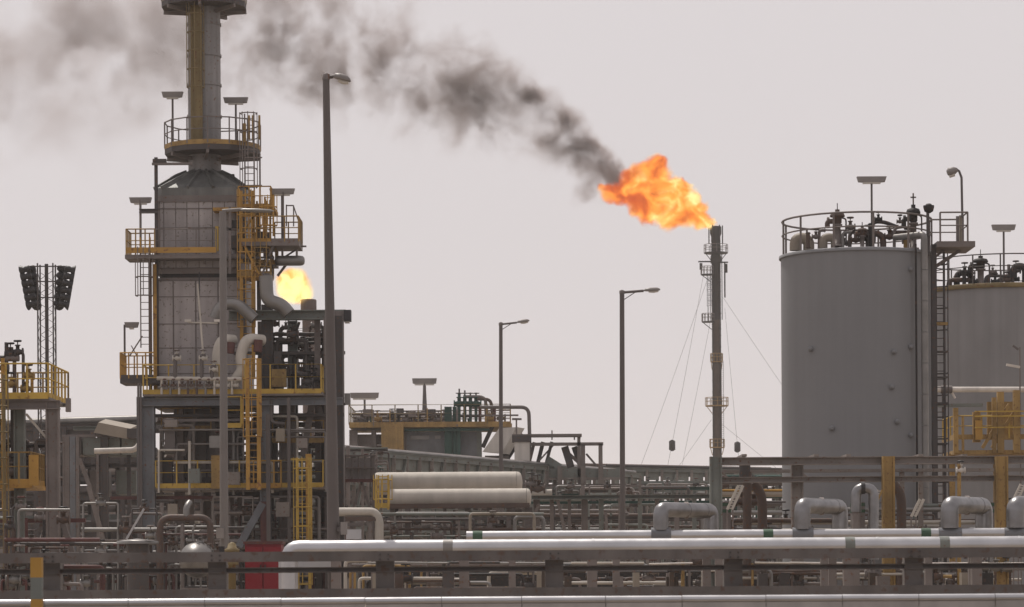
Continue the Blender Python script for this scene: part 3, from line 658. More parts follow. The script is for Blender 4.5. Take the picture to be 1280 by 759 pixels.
# ------------------------------------------------------------------ fired heater
YH = 125.0; sH = YH / F
cx = W(256.5, 300, YH).x; zH = lambda py, Y=YH: W(256.5, py, Y).z
ht = thing('fired_heater', 'big grey box shaped furnace with a conical hood, tall round chimney and platforms', 'furnace', (cx, YH, 0))
u = U(ht, YH - 2)
def octo(hw, hd, ch, z): return [Vector((cx + x, YH + y, z)) for x, y in ((-hw + ch, -hd), (hw - ch, -hd), (hw, -hd + ch), (hw, hd - ch), (hw - ch, hd), (-hw + ch, hd), (-hw, hd - ch), (-hw, -hd + ch))]
hw = 55 * sH
MB().rings([octo(hw, 2, .25, zH(342, YH - 2)), octo(hw, 2, .25, zH(244, YH - 2))], smooth=False).build('casing', 'steel', ht)
MB().rings([octo(hw - .12, 1.9, .25, zH(352, YH - 2)), octo(hw - .12, 1.9, .25, zH(336, YH - 2))], smooth=False).build('casing_gap', 'soot', ht)
MB().rings([octo(hw + .02, 2.02, .25, zH(495, YH - 2)), octo(hw + .02, 2.02, .25, zH(347, YH - 2))], smooth=False).build('lower_casing', 'steel', ht)
# casing panels
edges = [206, 211, 226, 240, 255, 272, 287, 301, 307]
for r0, r1 in ((254, 262), (262.8, 286), (286.6, 336)):
    for a, c in zip(edges, edges[1:]):
        xa = cx + (a + .55 - 256.5) * u.s; xb = cx + (c - .55 - 256.5) * u.s; d = rnd.uniform(.015, .035)
        MB().box((xa, YH - 2 - d, W(0, r1, u.Y).z + .0), (xb, YH - 1.99, W(0, r0, u.Y).z)).build('casing_panel', 'heater', ht)
for r0, r1 in ((353, 372), (373, 406), (407, 436), (437, 468), (469, 493)):
    for a, c in ((204, 222), (223, 250), (251, 278), (279, 309)):
        xa = cx + (a + .4 - 256.5) * u.s; xb = cx + (c - .4 - 256.5) * u.s
        MB().box((xa, YH - 2.05, W(0, r1, u.Y).z), (xb, YH - 2.0, W(0, r0, u.Y).z)).build('casing_panel', 'heater', ht)
b = MB()
for py in (253.6, 262.3, 286.3, 337, 352, 372.5, 406.5, 436.5, 468.5): z = W(0, py, u.Y).z; b.box((cx - hw - .02, YH - 2.07, z - .015), (cx + hw + .02, YH - 1.9, z + .015))
b.build('stiffener', 'steel', ht)
# hood
rs = []
for py, rx, ch in ((252, 56, .12), (242, 56.5, .14), (222, 32, .34), (216, 21, .42)):
    q = rx * sH; c_ = q * 2 * ch * .62; z = zH(py)
    rs.append([Vector((cx + x, YH + y, z)) for x, y in ((-q + c_, -q), (q - c_, -q), (q, -q + c_), (q, q - c_), (q - c_, q), (-q + c_, q), (-q, q - c_), (-q, -q + c_))])
MB().rings(rs, smooth=False).build('hood', 'hood', ht)
for j in range(8):
    for f in ((0, .34, .67) if j % 2 == 0 else (0,)):
        b = MB()
        for a_, c_ in zip(rs[1:], rs[2:]):
            p_ = a_[j].lerp(a_[(j + 1) % 8], f); q_ = c_[j].lerp(c_[(j + 1) % 8], f); b.bar(p_ + (p_ - Vector((cx, YH, p_.z))).normalized() * .04, q_ + (q_ - Vector((cx, YH, q_.z))).normalized() * .04, .1, .14)
        b.build('hood_rib', 'hood', ht)
for px in (226, 289): c = W(px, 221, YH - .4); MB().box(c - Vector((.14, .14, .14)), c + Vector((.14, .14, .1))).build('lifting_lug', 'steel_dark', ht)
MB().lathe((cx, YH, 0), [(20.5 * sH, zH(219)), (20.5 * sH, zH(-30))], 32).build('chimney', 'stack', ht)
for py in (31, 70, 107, 146, -8): MB().lathe((cx, YH, zH(py)), [(21.8 * sH, -.05), (21.8 * sH, .05)], 32).build('chimney_flange', 'stack', ht)
xl = W(245.5, 100, YH - .9).x
ladder(ht, xl, YH - .85, zH(178), zH(-20), 'mustard', wd=.42, th=.09)
MB().box((xl - .2, YH - .86, zH(178)), (xl + .2, YH - .74, zH(-20))).build('cable_duct', 'mustard', ht)
# chimney platforms
def ring_platform(px, r_px, py, Y=YH, n=14, toe='ochre', railmat='steel', thick=.28):
    X = W(px, py, Y).x; z = zH(py); r = r_px * sH; rs = [Vector((X + r * math.cos(2 * PI * (k + .5) / n), Y + r * math.sin(2 * PI * (k + .5) / n), z)) for k in range(n)]
    MB().rings([[p - Vector((0, 0, thick)) for p in rs], rs], smooth=False).build('platform_deck', 'steel_dark', ht)
    rail(ht, rs, railmat, 1.12, 1.0, closed=True, toe=toe, th=.055)
    b = MB()
    for k in range(0, n, 2): b.bar((cx, Y, z - thick - .25), rs[k] - Vector((0, 0, thick + .08)), .1, .16)
    b.build('platform_bracket', 'steel', ht)
ring_platform(266, 60, 187); ring_platform(255, 53, 3, toe='beige')
for px in (313, 318, 326): x = W(px, 200, YH - 1).x; MB().bar((x, YH - 1.6, zH(182)), (x, YH - 1.6, zH(152)), .09, .09).build('ladder_stile', 'ochre', ht)
MB().box((W(304, 0, YH).x + SR * 15, YH - 1.9, zH(186)), (W(304, 0, YH).x + .25, YH - 1.7, zH(163))).build('gate_panel', 'ochre', ht)
# ladder from the chimney platform down
for px in (305, 311): 
    pass
xl = W(312, 230, YH - 1.6).x; ladder(ht, xl, YH - 1.6, zH(305), zH(150), 'steel', wd=.4, th=.06)
xl = W(325, 230, YH - .6).x; MB().bar((xl, YH - .6, zH(262)), (xl, YH - .6, zH(195)), .07, .07).build('stile', 'steel', ht)
for py in (197, 232): MB().bar(W(303, py, YH - 1.6), W(327, py, YH - .6), .06, .06).build('ladder_bracket', 'steel', ht)
# left platform wrapping the casing
uf = U(ht, YH - 2.5)
uf.deck(158, 316, 320, 5, 'steel', dep=1.6, d=.3); uf.box(160, 311, 272, 318, 'orange', d=-.55, dep=.04, name='toe_board')
uf.rail(159.5, 195, 320, dep=1.5, d=.3, mat='ochre', sides='flb', toe=None, step=.45)
for px in (178, 190): uf.col(px, 2, 298, 'orange', py1=318, d=-.4, name='post')
for px in (205, 230, 255): uf.bar(((px, 322), (px, 330)), 3, 'steel', d=.2, name='bracket')
uf.beam(174, 197, 264, 5, 'galv', dep=.3, name='light_bracket'); uf.col(176.5, 2.2, 250, 'steel', py1=318, name='post')
uf.col(195.7, 4, 196, 'steel_dark', py1=470, name='riser_pipe', d=.2); uf.beam(190, 240, 205, 3, 'steel', dep=.15, name='bracket'); uf.beam(191, 208, 201, 4, 'steel_dark', dep=.2, name='bracket')
xl = W(182, 400, YH - 2.5).x; ladder(ht, xl, YH - 2.5, zH(440), zH(318), 'steel', wd=.42, cage=True, th=.05)
uf.col(188.5, 4, 318, 'rust', py1=500, name='ladder_post'); uf.col(194, 4.5, 330, 'orange', py1=500, d=.1, name='ladder_post')
# small caged platform lower left
ul = U(ht, YH - 2.8)
ul.deck(153.5, 200, 475, 6, 'steel_dark', dep=1.8); ul.rail(154, 196, 475, dep=1.8, mat='orange', sides='flb', step=.35, toe='steel_dark')
ul.bar(((162, 445), (178, 420)), 1.5, 'steel'); ul.bar(((176, 481), (160, 478)), 3, 'steel'); ul.bar(((171, 445), (164, 432)), 1.2, 'steel')
# right-hand platforms, stair cage
ur = U(ht, YH - 2.2)
ur.deck(268, 345, 262, 4, 'orange', dep=1.8, d=.2); ur.rail(300, 340, 262, dep=1.8, d=.2, mat='orange', sides='fr', step=.5, toe='orange', h=.9)
ur.deck(305, 376, 306, 5, 'steel', dep=2.2); ur.rail(341, 375.5, 306, dep=2.1, mat='ochre', sides='frb', step=.55, toe='steel')
ur.rail(305, 341, 306, dep=2.1, mat='orange', sides='f', step=.35, toe='orange')
for pts in (((354, 240), (354, 306)), ((358, 256), (358, 283)), ((367, 257), (367, 283)), ((358, 257), (367, 257)), ((367, 258), (376, 285)), ((358, 270), (369, 270)), ((376, 283), (376, 306))): ur.bar(pts, 2 if pts[0][0] == 354 else 1.5, 'steel', name='guard_frame')
ur.bar(((366, 308), (383, 308)), 2, 'steel', name='beam')
ladder(ht, W(309, 300, YH - 2.8).x, YH - 2.9, zH(480), zH(250), 'orange', wd=.5, th=.14)
ladder(ht, W(327, 300, YH - 2.8).x, YH - 2.7, zH(355), zH(262), 'ochre', wd=.4, th=.08)
ur.deck(298, 340, 346, 3, 'orange', dep=1.6); ur.rail(299, 340, 346, dep=1.6, mat='ochre', sides='fr', step=.5, toe='ochre', h=.95)
ur.col(340, 4, 306, 'steel_dark', py1=395); ur.col(299, 5, 262, 'steel_dark', py1=345, d=.6); ur.col(322, 5, 262, 'steel_dark', py1=395, d=.9)
ur.box(290, 296, 308, 312, 'steel_dark', d=-.2, dep=.6, name='damper_box'); ur.box(318, 290, 336, 305, 'steel_dark', d=.3, dep=.6, name='damper_box')
ur.bar(((347, 345), (362, 325)), 3, 'steel'); ur.bar(((372, 311), (350, 325)), 2, 'steel')
ur.box(270, 284, 274, 315, 'yellow', d=-.3, dep=.1, name='sign_board')
ur.rail(318, 345, 330, dep=1.2, d=.4, mat='ochre', sides='flr', step=.4, toe='orange', h=.9); ur.deck(316, 346, 330, 3, 'steel', dep=1.2, d=.4)
ladder(ht, W(337, 300, YH - 2.8).x, YH - 3.0, zH(306), zH(258), 'orange', wd=.36, th=.07)
for x0_, y0_, x1_, y1_, w_, m_ in ((290, 262, 290, 345, 3, 'steel'), (318, 250, 318, 346, 2.5, 'orange'), (303, 300, 326, 346, 3, 'orange'), (326, 262, 300, 305, 2.5, 'ochre'), (345, 306, 330, 346, 2.5, 'steel'), (280, 290, 300, 290, 3, 'steel_dark'), (284, 325, 345, 325, 2.5, 'steel_dark')): ur.bar(((x0_, y0_), (x1_, y1_)), w_, m_, d=-.9, name='stringer')
for px_, py_, m_ in ((296, 282, 'soot'), (314, 318, 'steel_dark'), (335, 318, 'rust'), (305, 336, 'steel')): ur.box(px_ - 4, py_ - 4, px_ + 4, py_ + 5, m_, d=-.6, dep=.4, name='junction_box')
uf.rail(196, 272, 320, dep=1.5, d=.3, mat='steel', sides='f', toe=None, step=1.0, th=.04)
# vessel under right platform
t = thing('surge_drum', 'short grey horizontal drum under the right heater platform beside the yellow flame', 'drum', W(362, 333, 122.5)); c = W(362, 326, 122.5); s = 122.5 / F
MB().lathe(c, [(.02, -19 * s), (.14, -18 * s), (.2, -16 * s), (.22, -13 * s), (.22, 13 * s), (.2, 16.5 * s), (.13, 18.5 * s), (.02, 19 * s)], 18, axis='x').build('shell', 'alu_dull', t)
for dx in (-9, 9): MB().box(c + Vector((dx * s - .04, -.12, .15)), c + Vector((dx * s + .04, .12, .5))).build('hanger', 'steel', t)

# ------------------------------------------------------------------ heater support frame, decks, right steel frame
fr = thing('support_frame', 'two storey steel frame with yellow railed decks carrying the furnace and piping', 'steel frame', (W(300, 690, 121).x, 121, 0))
u = U(fr, 121)
u.deck(183, 406, 494, 4, 'steel', dep=5, d=1.2); u.rail(184, 404, 494, dep=5, d=1.2, mat='yellow', sides='flr', step=1.15, toe='yellow', h=1.18)
u.beam(176, 430, 505, 9, 'steel_blue', d=-1, dep=.3); u.beam(178, 430, 520, 4, 'steel_dark', d=0)
for px, wd, py, m, d in ((186, 22, 498, 'steel_blue', -.8), (219, 12, 508, 'steel', 1.5), (334, 13, 498, 'steel_blue', -.8), (358, 20, 500, 'steel', .6), (411, 14, 395, 'steel', .8), (424, 11, 395, 'steel_dark', 0), (401, 10, 500, 'steel_dark', 2), (250, 10, 510, 'steel', 3)): u.col(px, wd, py, m, d=d, dep=.45)
for x in (178, 181): u.col(x, 2.5, 482, 'galv', py1=700, d=-1.2, name='conduit')
u.bar(((243, 520), (228, 570)), 5, 'steel', d=.4); u.bar(((262, 525), (272, 570)), 7, 'steel', d=.8); u.bar(((245, 520), (270, 520)), 8, 'steel_dark', d=.5, name='burner_box'); u.bar(((378, 570), (389, 505)), 8, 'steel', d=.4); u.bar(((398, 508), (412, 560)), 6, 'steel', d=.4)
u.bar(((332, 630), (302, 684)), 9, 'steel_blue', d=-1.2)
u.deck(198, 408, 610, 4, 'steel', dep=3.5, d=.6); u.rail(199, 406, 610, dep=3.5, d=.6, mat='yellow', sides='flr', step=.9, toe='yellow')
u.box(268, 571, 280, 612, 'ochre', d=-1.3, dep=.08, name='gate_panel'); u.rail(312, 354, 610, dep=3.7, d=.6, mat='orange', sides='f', step=.3, toe='orange')
ladder(fr, W(317, 560, 118.5).x, 118.4, W(317, 612, 118).z, W(317, 448, 118).z, 'orange', wd=.46, th=.16, cage=True)
ladder(fr, W(380, 640, 118.5).x, 118.2, 0, W(380, 572, 118).z, 'yellow', wd=.5, th=.12, cage=True)
u.col(390, 7, 570, 'orange', d=-1.9, py1=700, name='ladder_post'); u.box(366, 575, 386, 577, 'yellow', d=-1.6, dep=.1, name='gate')
u.col(333, 8, 628, 'redbrown', d=-1.2); u.beam(140, 268, 623, 4, 'redbrown', d=-.4, dep=.2, solid=True); u.beam(268, 412, 618, 7, 'steel_dark', d=.5); u.beam(280, 330, 640, 8, 'steel', d=.8, solid=True)
u.col(339.5, 5, 520, 'galv', d=-1.6, name='conduit'); u.col(365, 4, 500, 'galv', d=-1.6, name='conduit')
u.rail(200, 262, 536, dep=1, d=1.0, mat='ochre', sides='f', step=.7, toe='ochre', h=.9); u.rail(340, 404, 552, dep=1, d=.8, mat='ochre', sides='f', step=.6, toe='ochre', h=.9); u.rail(288, 306, 536, dep=1, d=-1.2, mat='yellow', sides='fr', step=.5, toe='yellow', h=1.25)
u.beam(208, 310, 527.5, 3.2, 'galv', d=-1.1, dep=.12, solid=True, name='conduit')
fr2 = thing('portal_frame', 'tall grey steel portal frame with a thick top beam behind the nearest lamp post', 'steel frame', (W(380, 690, 122).x, 122, 0)); u = U(fr2, 122)
u.beam(286, 432, 394, 12, 'steel_green', dep=.5, d=.2); u.beam(290, 430, 440, 4, 'steel_dark', d=.8, dep=.2)
for px, wd, py, m, d in ((424, 13, 389, 'steel', 0), (409, 10, 397, 'steel', 1.4), (396, 7, 397, 'steel', .8), (363, 12, 397, 'steel_green', 1.6), (334, 14, 380, 'steel_dark', .4), (322, 8, 397, 'steel', 2), (294, 6, 398, 'steel', 2)): u.col(px, wd, py, m, d=d, dep=.4)
for a, c in (((345, 430), (358, 470)), ((372, 400), (362, 430))): u.bar((a, c), 3, 'steel_dark', d=1)
u.box(425, 470, 429, 540, 'ochre', d=-.35, dep=.05, name='warning_strip')
t = thing('floodlight', 'dark square floodlight at the right end of the thick portal beam', 'floodlight', W(434, 400, 121.8)); u = U(t, 121.6)
u.box(430, 388, 439, 402, 'dark', name='housing', dep=.5); u.box(431, 402.2, 437, 404, 'lens', name='lens', dep=.4); u.bar(((426, 394), (431, 394)), 3, 'steel', name='bracket')
t = thing('floodlight', 'small grey box lamp beside the nearest lamp post at mid height', 'floodlight', W(435, 500, 121.8)); u = U(t, 121.6)
u.box(431, 492, 438, 506, 'alu_dull', name='housing', dep=.4); u.bar(((424, 508), (434, 504)), 3, 'dark', name='bracket')
t = thing('floodlight', 'small box lamp on a bracket at the corner of the left railed structure', 'floodlight', W(86, 507, 88)); u = U(t, 88)
u.box(82.5, 498, 88, 515, 'steel', name='housing', dep=.25); u.bar(((78, 506), (84, 506)), 3, 'steel_dark', name='bracket')
# insulated transfer piping
def ip(label, segs, Y, mat='cream', cat='pipe', name='insulated_pipe'):
    t = thing(name, label, cat, W(segs[0][0][0][0], 500, Y)); u = U(t, Y)
    for pts, wd, m in segs: u.pipe(pts, wd, m, bend=wd * u.s * .75, n=16, flanges=0, name='pipe' if m != 'redbrown' else 'collar')
    return t
ip('thick pale insulated pipe crossing left over the portal beam', [([(268, 398), (276, 381, 0), (296, 379), (318, 399)], 15, 'alu_dull')], 121)
ip('thick pale insulated pipe rising with a rounded shoulder over the portal beam', [([(332, 345), (334, 376), (352, 381), (361, 392)], 17, 'alu_dull'), ([(333, 342), (333, 352)], 9, 'galv')], 121)
ip('pale swan neck pipe with a red collar nearest the yellow ladder', [([(327, 424, .6), (308, 423), (300, 446), (304, 462), (286, 486)], 14, 'cream'), ([(322, 440), (323, 425)], 11, 'redbrown')], 120)
ip('pale swan neck pipe with a red collar left of the pale lamp post', [([(290, 424, .6), (277, 424), (271, 444), (274, 466), (258, 488)], 14, 'cream'), ([(288, 442), (289, 428)], 10, 'redbrown')], 120)
t = thing('burner_header', 'row of small white pipes and valves along the main deck', 'piping', W(230, 494, 119.5)); u = U(t, 119.5)
u.pipe([(196, 473), (302, 474)], 5, 'cream'); u.pipe([(198, 484), (300, 484)], 3, 'alu_dull')
for px in range(202, 300, 11): u.pipe([(px, 493), (px, 474 + (px % 3))], 3.2, rnd.choice(('cream', 'alu_dull', 'rust')), n=8); u.valve(px + 4, 482, .09, rnd.choice(('cream', 'rust')), 'redbrown')
for px, py in ((219, 444), (252, 444), (265, 458)): u.pipe([(px, 474), (px, py), (px + 5, py)], 5, 'galv', n=10); u.valve(px + 2, py + 4, .12, 'cream', 'steel')
for px, py in ((235, 401), (272, 401)): u.box(px - 4, py - 1.5, px + 4, py + 1.5, 'white', dep=.2, name='small_lamp')
u.bar(((235, 403), (272, 404)), 1.6, 'cream', name='lamp_bar'); u.bar(((247, 355), (254, 445)), 2.2, 'cream', name='davit_pole'); u.bar(((249, 340), (249, 400)), 1.4, 'dark', name='cable')
t = thing('process_piping', 'dense grey pipes valves and instruments inside the portal frame', 'piping', (W(370, 690, 123).x, 123, zH(494))); manifold(t, 338, 402, 402, 484, 122.5, 22, 21, ['steel_dark', 'steel', 'rust', 'galv', 'soot'], (2, 6), 2)
u = U(t, 122); u.box(340, 462, 358, 484, 'ochre', dep=.5, name='insulation_box'); u.box(343, 440, 352, 456, 'steel_dark', dep=.5, name='actuator')
for px, py in ((377, 468), (380, 485), (384, 478), (366, 418)): u.valve(px, py, .17, 'steel_dark')
t = thing('process_piping', 'pipes hanging below the main heater deck', 'piping', (W(290, 690, 122.5).x, 122.5, 0)); manifold(t, 200, 400, 516, 600, 122.5, 34, 23, ['steel_dark', 'steel', 'rust', 'galv', 'redbrown', 'alu_dull'], (2.5, 8), 2.5)
u = U(t, 120); u.pipe([(339, 500), (339, 528), (356, 530)], 4.5, 'galv'); u.box(206, 536, 219, 566, 'galv', dep=.3, name='panel_board')
u.box(199, 572, 212, 606, 'steel_dark', dep=.4, d=1, name='cabinet')
t = thing('process_piping', 'pale pipes and conduits strapped to the front of the furnace support frame', 'piping', (W(290, 690, 119).x, 119, 0)); manifold(t, 198, 405, 512, 606, 119.6, 16, 91, ['galv_light', 'alu_dull', 'cream', 'steel_light', 'galv_light', 'ochre'], (2, 4.5), 1)
manifold(t, 196, 408, 618, 690, 119.8, 18, 92, ['galv_light', 'steel_light', 'steel', 'rust', 'steel_light'], (2, 5), 1); u = U(t, 119.4)
for x0_, y0_, x1_, y1_, m_ in ((206, 525, 222, 534, 'steel_light'), (262, 545, 276, 560, 'alu_dull'), (345, 536, 356, 552, 'beige'), (372, 548, 384, 560, 'steel_light'), (236, 586, 250, 604, 'steel_green'), (284, 590, 300, 606, 'steel_light'), (345, 628, 362, 646, 'steel_light'), (210, 630, 222, 644, 'beige')): u.box(x0_, y0_, x1_, y1_, m_, dep=.3, name='instrument_box')
t = thing('burner_air_duct', 'large grey flanged duct box below the furnace floor', 'duct', (W(262, 560, 124).x, 124, 0)); u = U(t, 124)
u.box(228, 512, 300, 600, 'steel', dep=2.2, name='body'); u.box(200, 499, 330, 513, 'steel_dark', dep=3.6, name='furnace_floor'); u.box(222, 536, 304, 541, 'steel_dark', dep=2.4, name='flange'); u.box(222, 598, 304, 603, 'steel_dark', dep=2.4, name='flange')
for px in (238, 262, 286): u.bar(((px, 541), (px, 598)), 2, 'steel_dark', d=-1.15, name='rib')
u.col(240, 6, 603, 'steel'); u.col(290, 6, 603, 'steel')
# pump skid at ground level before the heater
t = thing('pipe_loop', 'rusty inverted U pipe with a shiny stub on top below the furnace', 'pipe', (W(232, 690, 112).x, 112, 0)); u = U(t, 112)
u.pipe([(200, 760), (200, 647), (263, 647), (263, 760)], 8.5, 'rust', bend=.45); u.pipe([(233, 647), (233, 634), (236, 628, .3)], 8, 'alu_dull', name='stub'); u.pipe([(228, 655), (228, 760)], 5, 'steel')
t = thing('pump', 'silver domed pump casing under the rusty inverted U pipe', 'pump', (W(246, 690, 110).x, 110, 0)); u = U(t, 110); c = W(246, 700, 110); s = u.s
prof = [(0.02, -.62), (.4, -.55), (.46, -.5), (.46, -.42), (.4, -.4), (.4, .4), (.46, .42), (.46, .5), (.02, .56)]
MB().lathe(c, [(.05, -.9), (.3, -.82), (.5, -.6), (.66, -.3), (.7, 0), (.7, .5), (.3, .8)], 20, axis='y').build('casing', 'alu_dull', t)
for px, py in ((238, 676), (250, 678), (262, 690)): u.valve(px, py, .1, 'alu_dull', 'rust')
u.pipe([(241, 700), (241, 662), (244, 656)], 3, 'alu_dull'); u.box(228, 735, 264, 790, 'steel', dep=1.2, name='plinth')
for lab, x0, x1, sd_, Y in (('low pumps pipes and gauges at ground level left of the red box', 176, 300, 31, 113), ('ground level valves and pipes behind the barrier at the far left', 0, 120, 32, 84), ('valve group seen over the barrier beside the slanting brace', 100, 200, 33, 112), ('dark ground level piping behind the caged yellow ladder', 300, 430, 34, 122)):
    t = thing('process_piping', lab, 'piping', (W((x0 + x1) / 2, 690, Y).x, Y, 0)); manifold(t, x0, x1, 628 if sd_ > 31 else 655, 735, Y, 24, sd_, ['steel_dark', 'steel', 'rust', 'steel_dark', 'redbrown', 'alu_dull', 'soot'], (2.2, 5.5), 2.5)
t = thing('vessel', 'squat pale vessel with a flanged lid behind the barrier at the left', 'vessel', (W(172, 690, 108).x, 108, 0)); c = W(172, 676, 108)
MB().lathe((c.x, 108, 0), [(.42, 0), (.42, c.z - .12)], 20).build('shell', 'steel_dark', t); MB().lathe((c.x, 108, c.z), [(.8, -.12), (.8, -.02), (.5, .03), (.02, .08)], 20).build('lid', 'alu_dull', t)
u = U(t, 107.4); u.bar(((158, 674), (180, 636)), 2.6, 'alu', name='lifting_arm'); u.valve(188, 670, .13, 'alu_dull', 'steel')
t = thing('red_cabinet', 'bright red equipment cabinet standing behind the barrier next to the silver bend', 'cabinet', (W(332, 690, 78).x, 78, 0)); u = U(t, 78)
u.box(308, 680, 353, 800, 'red', dep=.9, name='body'); u.box(306, 677, 355, 680.5, 'redbrown', dep=1.0, name='lid'); u.box(308.6, 684, 329.5, 742, 'red', dep=.05, d=-.47, name='door'); u.box(331.5, 684, 352.4, 742, 'red', dep=.05, d=-.47, name='door')
u.box(327, 706, 328.6, 716, 'dark', dep=.04, d=-.51, name='handle'); u.box(332.6, 706, 334.2, 716, 'dark', dep=.04, d=-.51, name='handle')
MB().box(W(308, 0, 78) * 0 + Vector((W(330, 690, 78).x - .6, 77.5, 0)), Vector((W(330, 690, 78).x + .6, 78.5, u.p(330, 800).z))).build('plinth', 'steel', t)
t = thing('silver_duct', 'pale clad box duct below the silver bend behind the barrier', 'duct', (W(385, 690, 72.5).x, 72.5, 0)); u = U(t, 72.5)
u.box(349, 699, 368, 760, 'alu', dep=.5, name='panel'); u.box(369, 699, 425, 712, 'alu', dep=.5, name='panel'); u.box(349, 760, 366, 840, 'steel', dep=.4, name='leg')
t = thing('hydrant', 'yellow flanged hydrant behind the barrier left of the red cabinet', 'hydrant', (W(290, 690, 76).x, 76, 0)); c = W(290, 690, 76)
MB().lathe((c.x, 76, 0), [(.1, 0), (.1, c.z - .35), (.17, c.z - .35), (.17, c.z - .25), (.11, c.z - .25), (.12, c.z), (.2, c.z), (.2, c.z + .07), (.13, c.z + .1), (.1, c.z + .22), (.03, c.z + .26)], 14).build('body', 'mustard', t)
MB().tube([(c.x - .3, 76, c.z - .12), (c.x + .3, 76, c.z - .12)], .08, 10).build('outlet', 'mustard', t)
MB().box((c.x - .35, 76.05, c.z - .25), (c.x - .22, 76.3, c.z + .15)).build('bracket', 'dark', t)

# ------------------------------------------------------------------ left structure
lf = thing('access_structure', 'railed yellow and grey steel access structure at the left edge', 'steel frame', (W(30, 690, 90).x, 90, 0)); u = U(lf, 90)
u.deck(-60, 71, 501, 3, 'steel', dep=4, d=.5); u.rail(-60, 70, 501, dep=4, d=.5, mat='yellow', sides='fr', step=.62, toe='yellow', h=1.05); u.rail(-60, 70, 501, dep=4, d=.5, mat='ochre', sides='b', step=.8, toe=None, h=1.05)
u.beam(-60, 83, 510, 11, 'steel', d=-1.3, dep=.3)
for px, wd, d, m in ((74, 16, -1.2, 'steel'), (29, 13, -.6, 'steel_green'), (-10, 14, -.6, 'steel'), (8, 9, 1.6, 'steel_dark'), (55, 8, 2, 'steel_dark')): u.col(px, wd, 505, m, d=d, dep=.35)
u.bar(((40, 520), (68, 553)), 2.8, 'cream', d=-1.1); u.deck(-60, 49, 607, 5, 'orange', dep=3, d=.2); u.rail(-60, 48, 607, dep=3, d=.2, mat='ochre', sides='fr', step=.4, toe='orange', h=.98)
u.box(45, 571, 57, 609, 'orange', d=-1.35, dep=.05, name='gate_panel'); u.bar(((0, 623), (44, 623)), 1.8, 'galv', d=-1, name='conduit')
u.bar(((78, 632), (98, 695)), 6, 'steel', d=-1); u.bar(((66, 628), (52, 665)), 5, 'steel', d=-.4); u.beam(-60, 110, 652, 5, 'redbrown', d=-.5, dep=.2, solid=True); u.box(54, 616, 70, 634, 'steel', d=-.8, dep=.3, name='junction_box')
ladder(lf, W(1, 560, 88).x, 87.6, 0, W(3, 470, 88).z, 'mustard', wd=.36, th=.08); u.col(14, 4, 452, 'orange', py1=640, d=-1.4, name='post')
t = thing('process_piping', 'grey pipes and valves on top of the left railed structure', 'piping', W(20, 501, 90)); u = U(t, 90)
u.pipe([(8, 500), (8, 428)], 5, 'steel_dark'); u.pipe([(8, 440), (29, 440), (29, 500)], 4, 'steel_dark'); u.pipe([(-20, 448), (24, 448)], 8, 'steel'); u.pipe([(18, 500), (18, 452)], 5, 'rust'); u.pipe([(34, 500), (34, 462)], 4, 'orange'); u.pipe([(30, 470), (40, 470), (40, 500)], 4, 'orange')
for px, py in ((13, 443), (22, 440), (36, 470), (4, 460), (14, 480), (33, 486)): u.valve(px, py, .12, 'steel_dark' if py < 465 else 'ochre')
t = thing('process_piping', 'pipes hanging between the decks of the left structure', 'piping', (W(20, 690, 91).x, 91, 0)); manifold(t, -20, 66, 516, 600, 91, 18, 41, ['steel_dark', 'steel', 'rust', 'soot'], (3, 8), 2)

# ------------------------------------------------------------------ floodlight mast
t = thing('floodlight_mast', 'lattice mast with two leaning banks of dark floodlights at the left', 'floodlight mast', (W(59, 690, 150).x, 150, 0)); u = U(t, 150); s = u.s
zt = W(59, 330, 150).z; xm = W(59, 500, 150).x; hw = 9.6 * s
MB().tube([(xm, 150, 0), (xm, 150, zt)], 2.3 * s, 10).build('central_pole', 'steel_dark', t)
b = MB(); corners = [(-1, -1), (1, -1), (1, 1), (-1, 1)]
for cx_, cy_ in corners: MB().bar((xm + cx_ * hw, 150 + cy_ * hw, 0), (xm + cx_ * hw, 150 + cy_ * hw, zt), .07, .07).build('leg', 'steel_dark', t)
z = 0; k = 0
while z < zt - .5:
    for i in range(4):
        a, c = corners[i], corners[(i + 1) % 4]; p0 = (xm + a[0] * hw, 150 + a[1] * hw, z + (0 if k % 2 else .55)); p1 = (xm + c[0] * hw, 150 + c[1] * hw, z + (.55 if k % 2 else 0)); b.bar(p0, p1, .025, .025)
    z += .55; k += 1
b.build('lattice_bracing', 'steel_dark', t)
for py in (333, 352, 372): MB().bar(W(34, py, 150), W(84, py, 150), .06, .06).build('crossbar', 'steel_dark', t)
b = MB().lathe((0, 0, 0), [(.1, -.3), (.17, -.26), (.17, -.05), (.14, .02), (.27, .2), (.27, .24), (.05, .16)], 12, axis='x')
fm = bpy.data.meshes.new('floodlight'); fm.from_pydata(b.v, [], b.f); fm.polygons.foreach_set('use_smooth', b.sm); fm.materials.append(M['dark'])
for r_ in range(6):
    for px, d, rz in ((31 + r_ * 1.7, -.3, PI * .93), (40 + r_ * 1.3, .3, PI * .6), (77 - r_ * .9, .3, PI * .42), (88 - r_ * 1.5, -.3, .25)):
        q = W(px, 337 + r_ * 8.7, 150 + d); inst(fm, 'floodlight', t, q, (0, R(12), rz))
for a, c in (((28, 334), (42, 386)), ((40, 334), (48, 386)), ((80, 334), (72, 386)), ((91, 334), (80, 384))): MB().bar(W(*a, 150.1), W(*c, 150.1), .06, .06).build('bank_frame', 'dark', t)

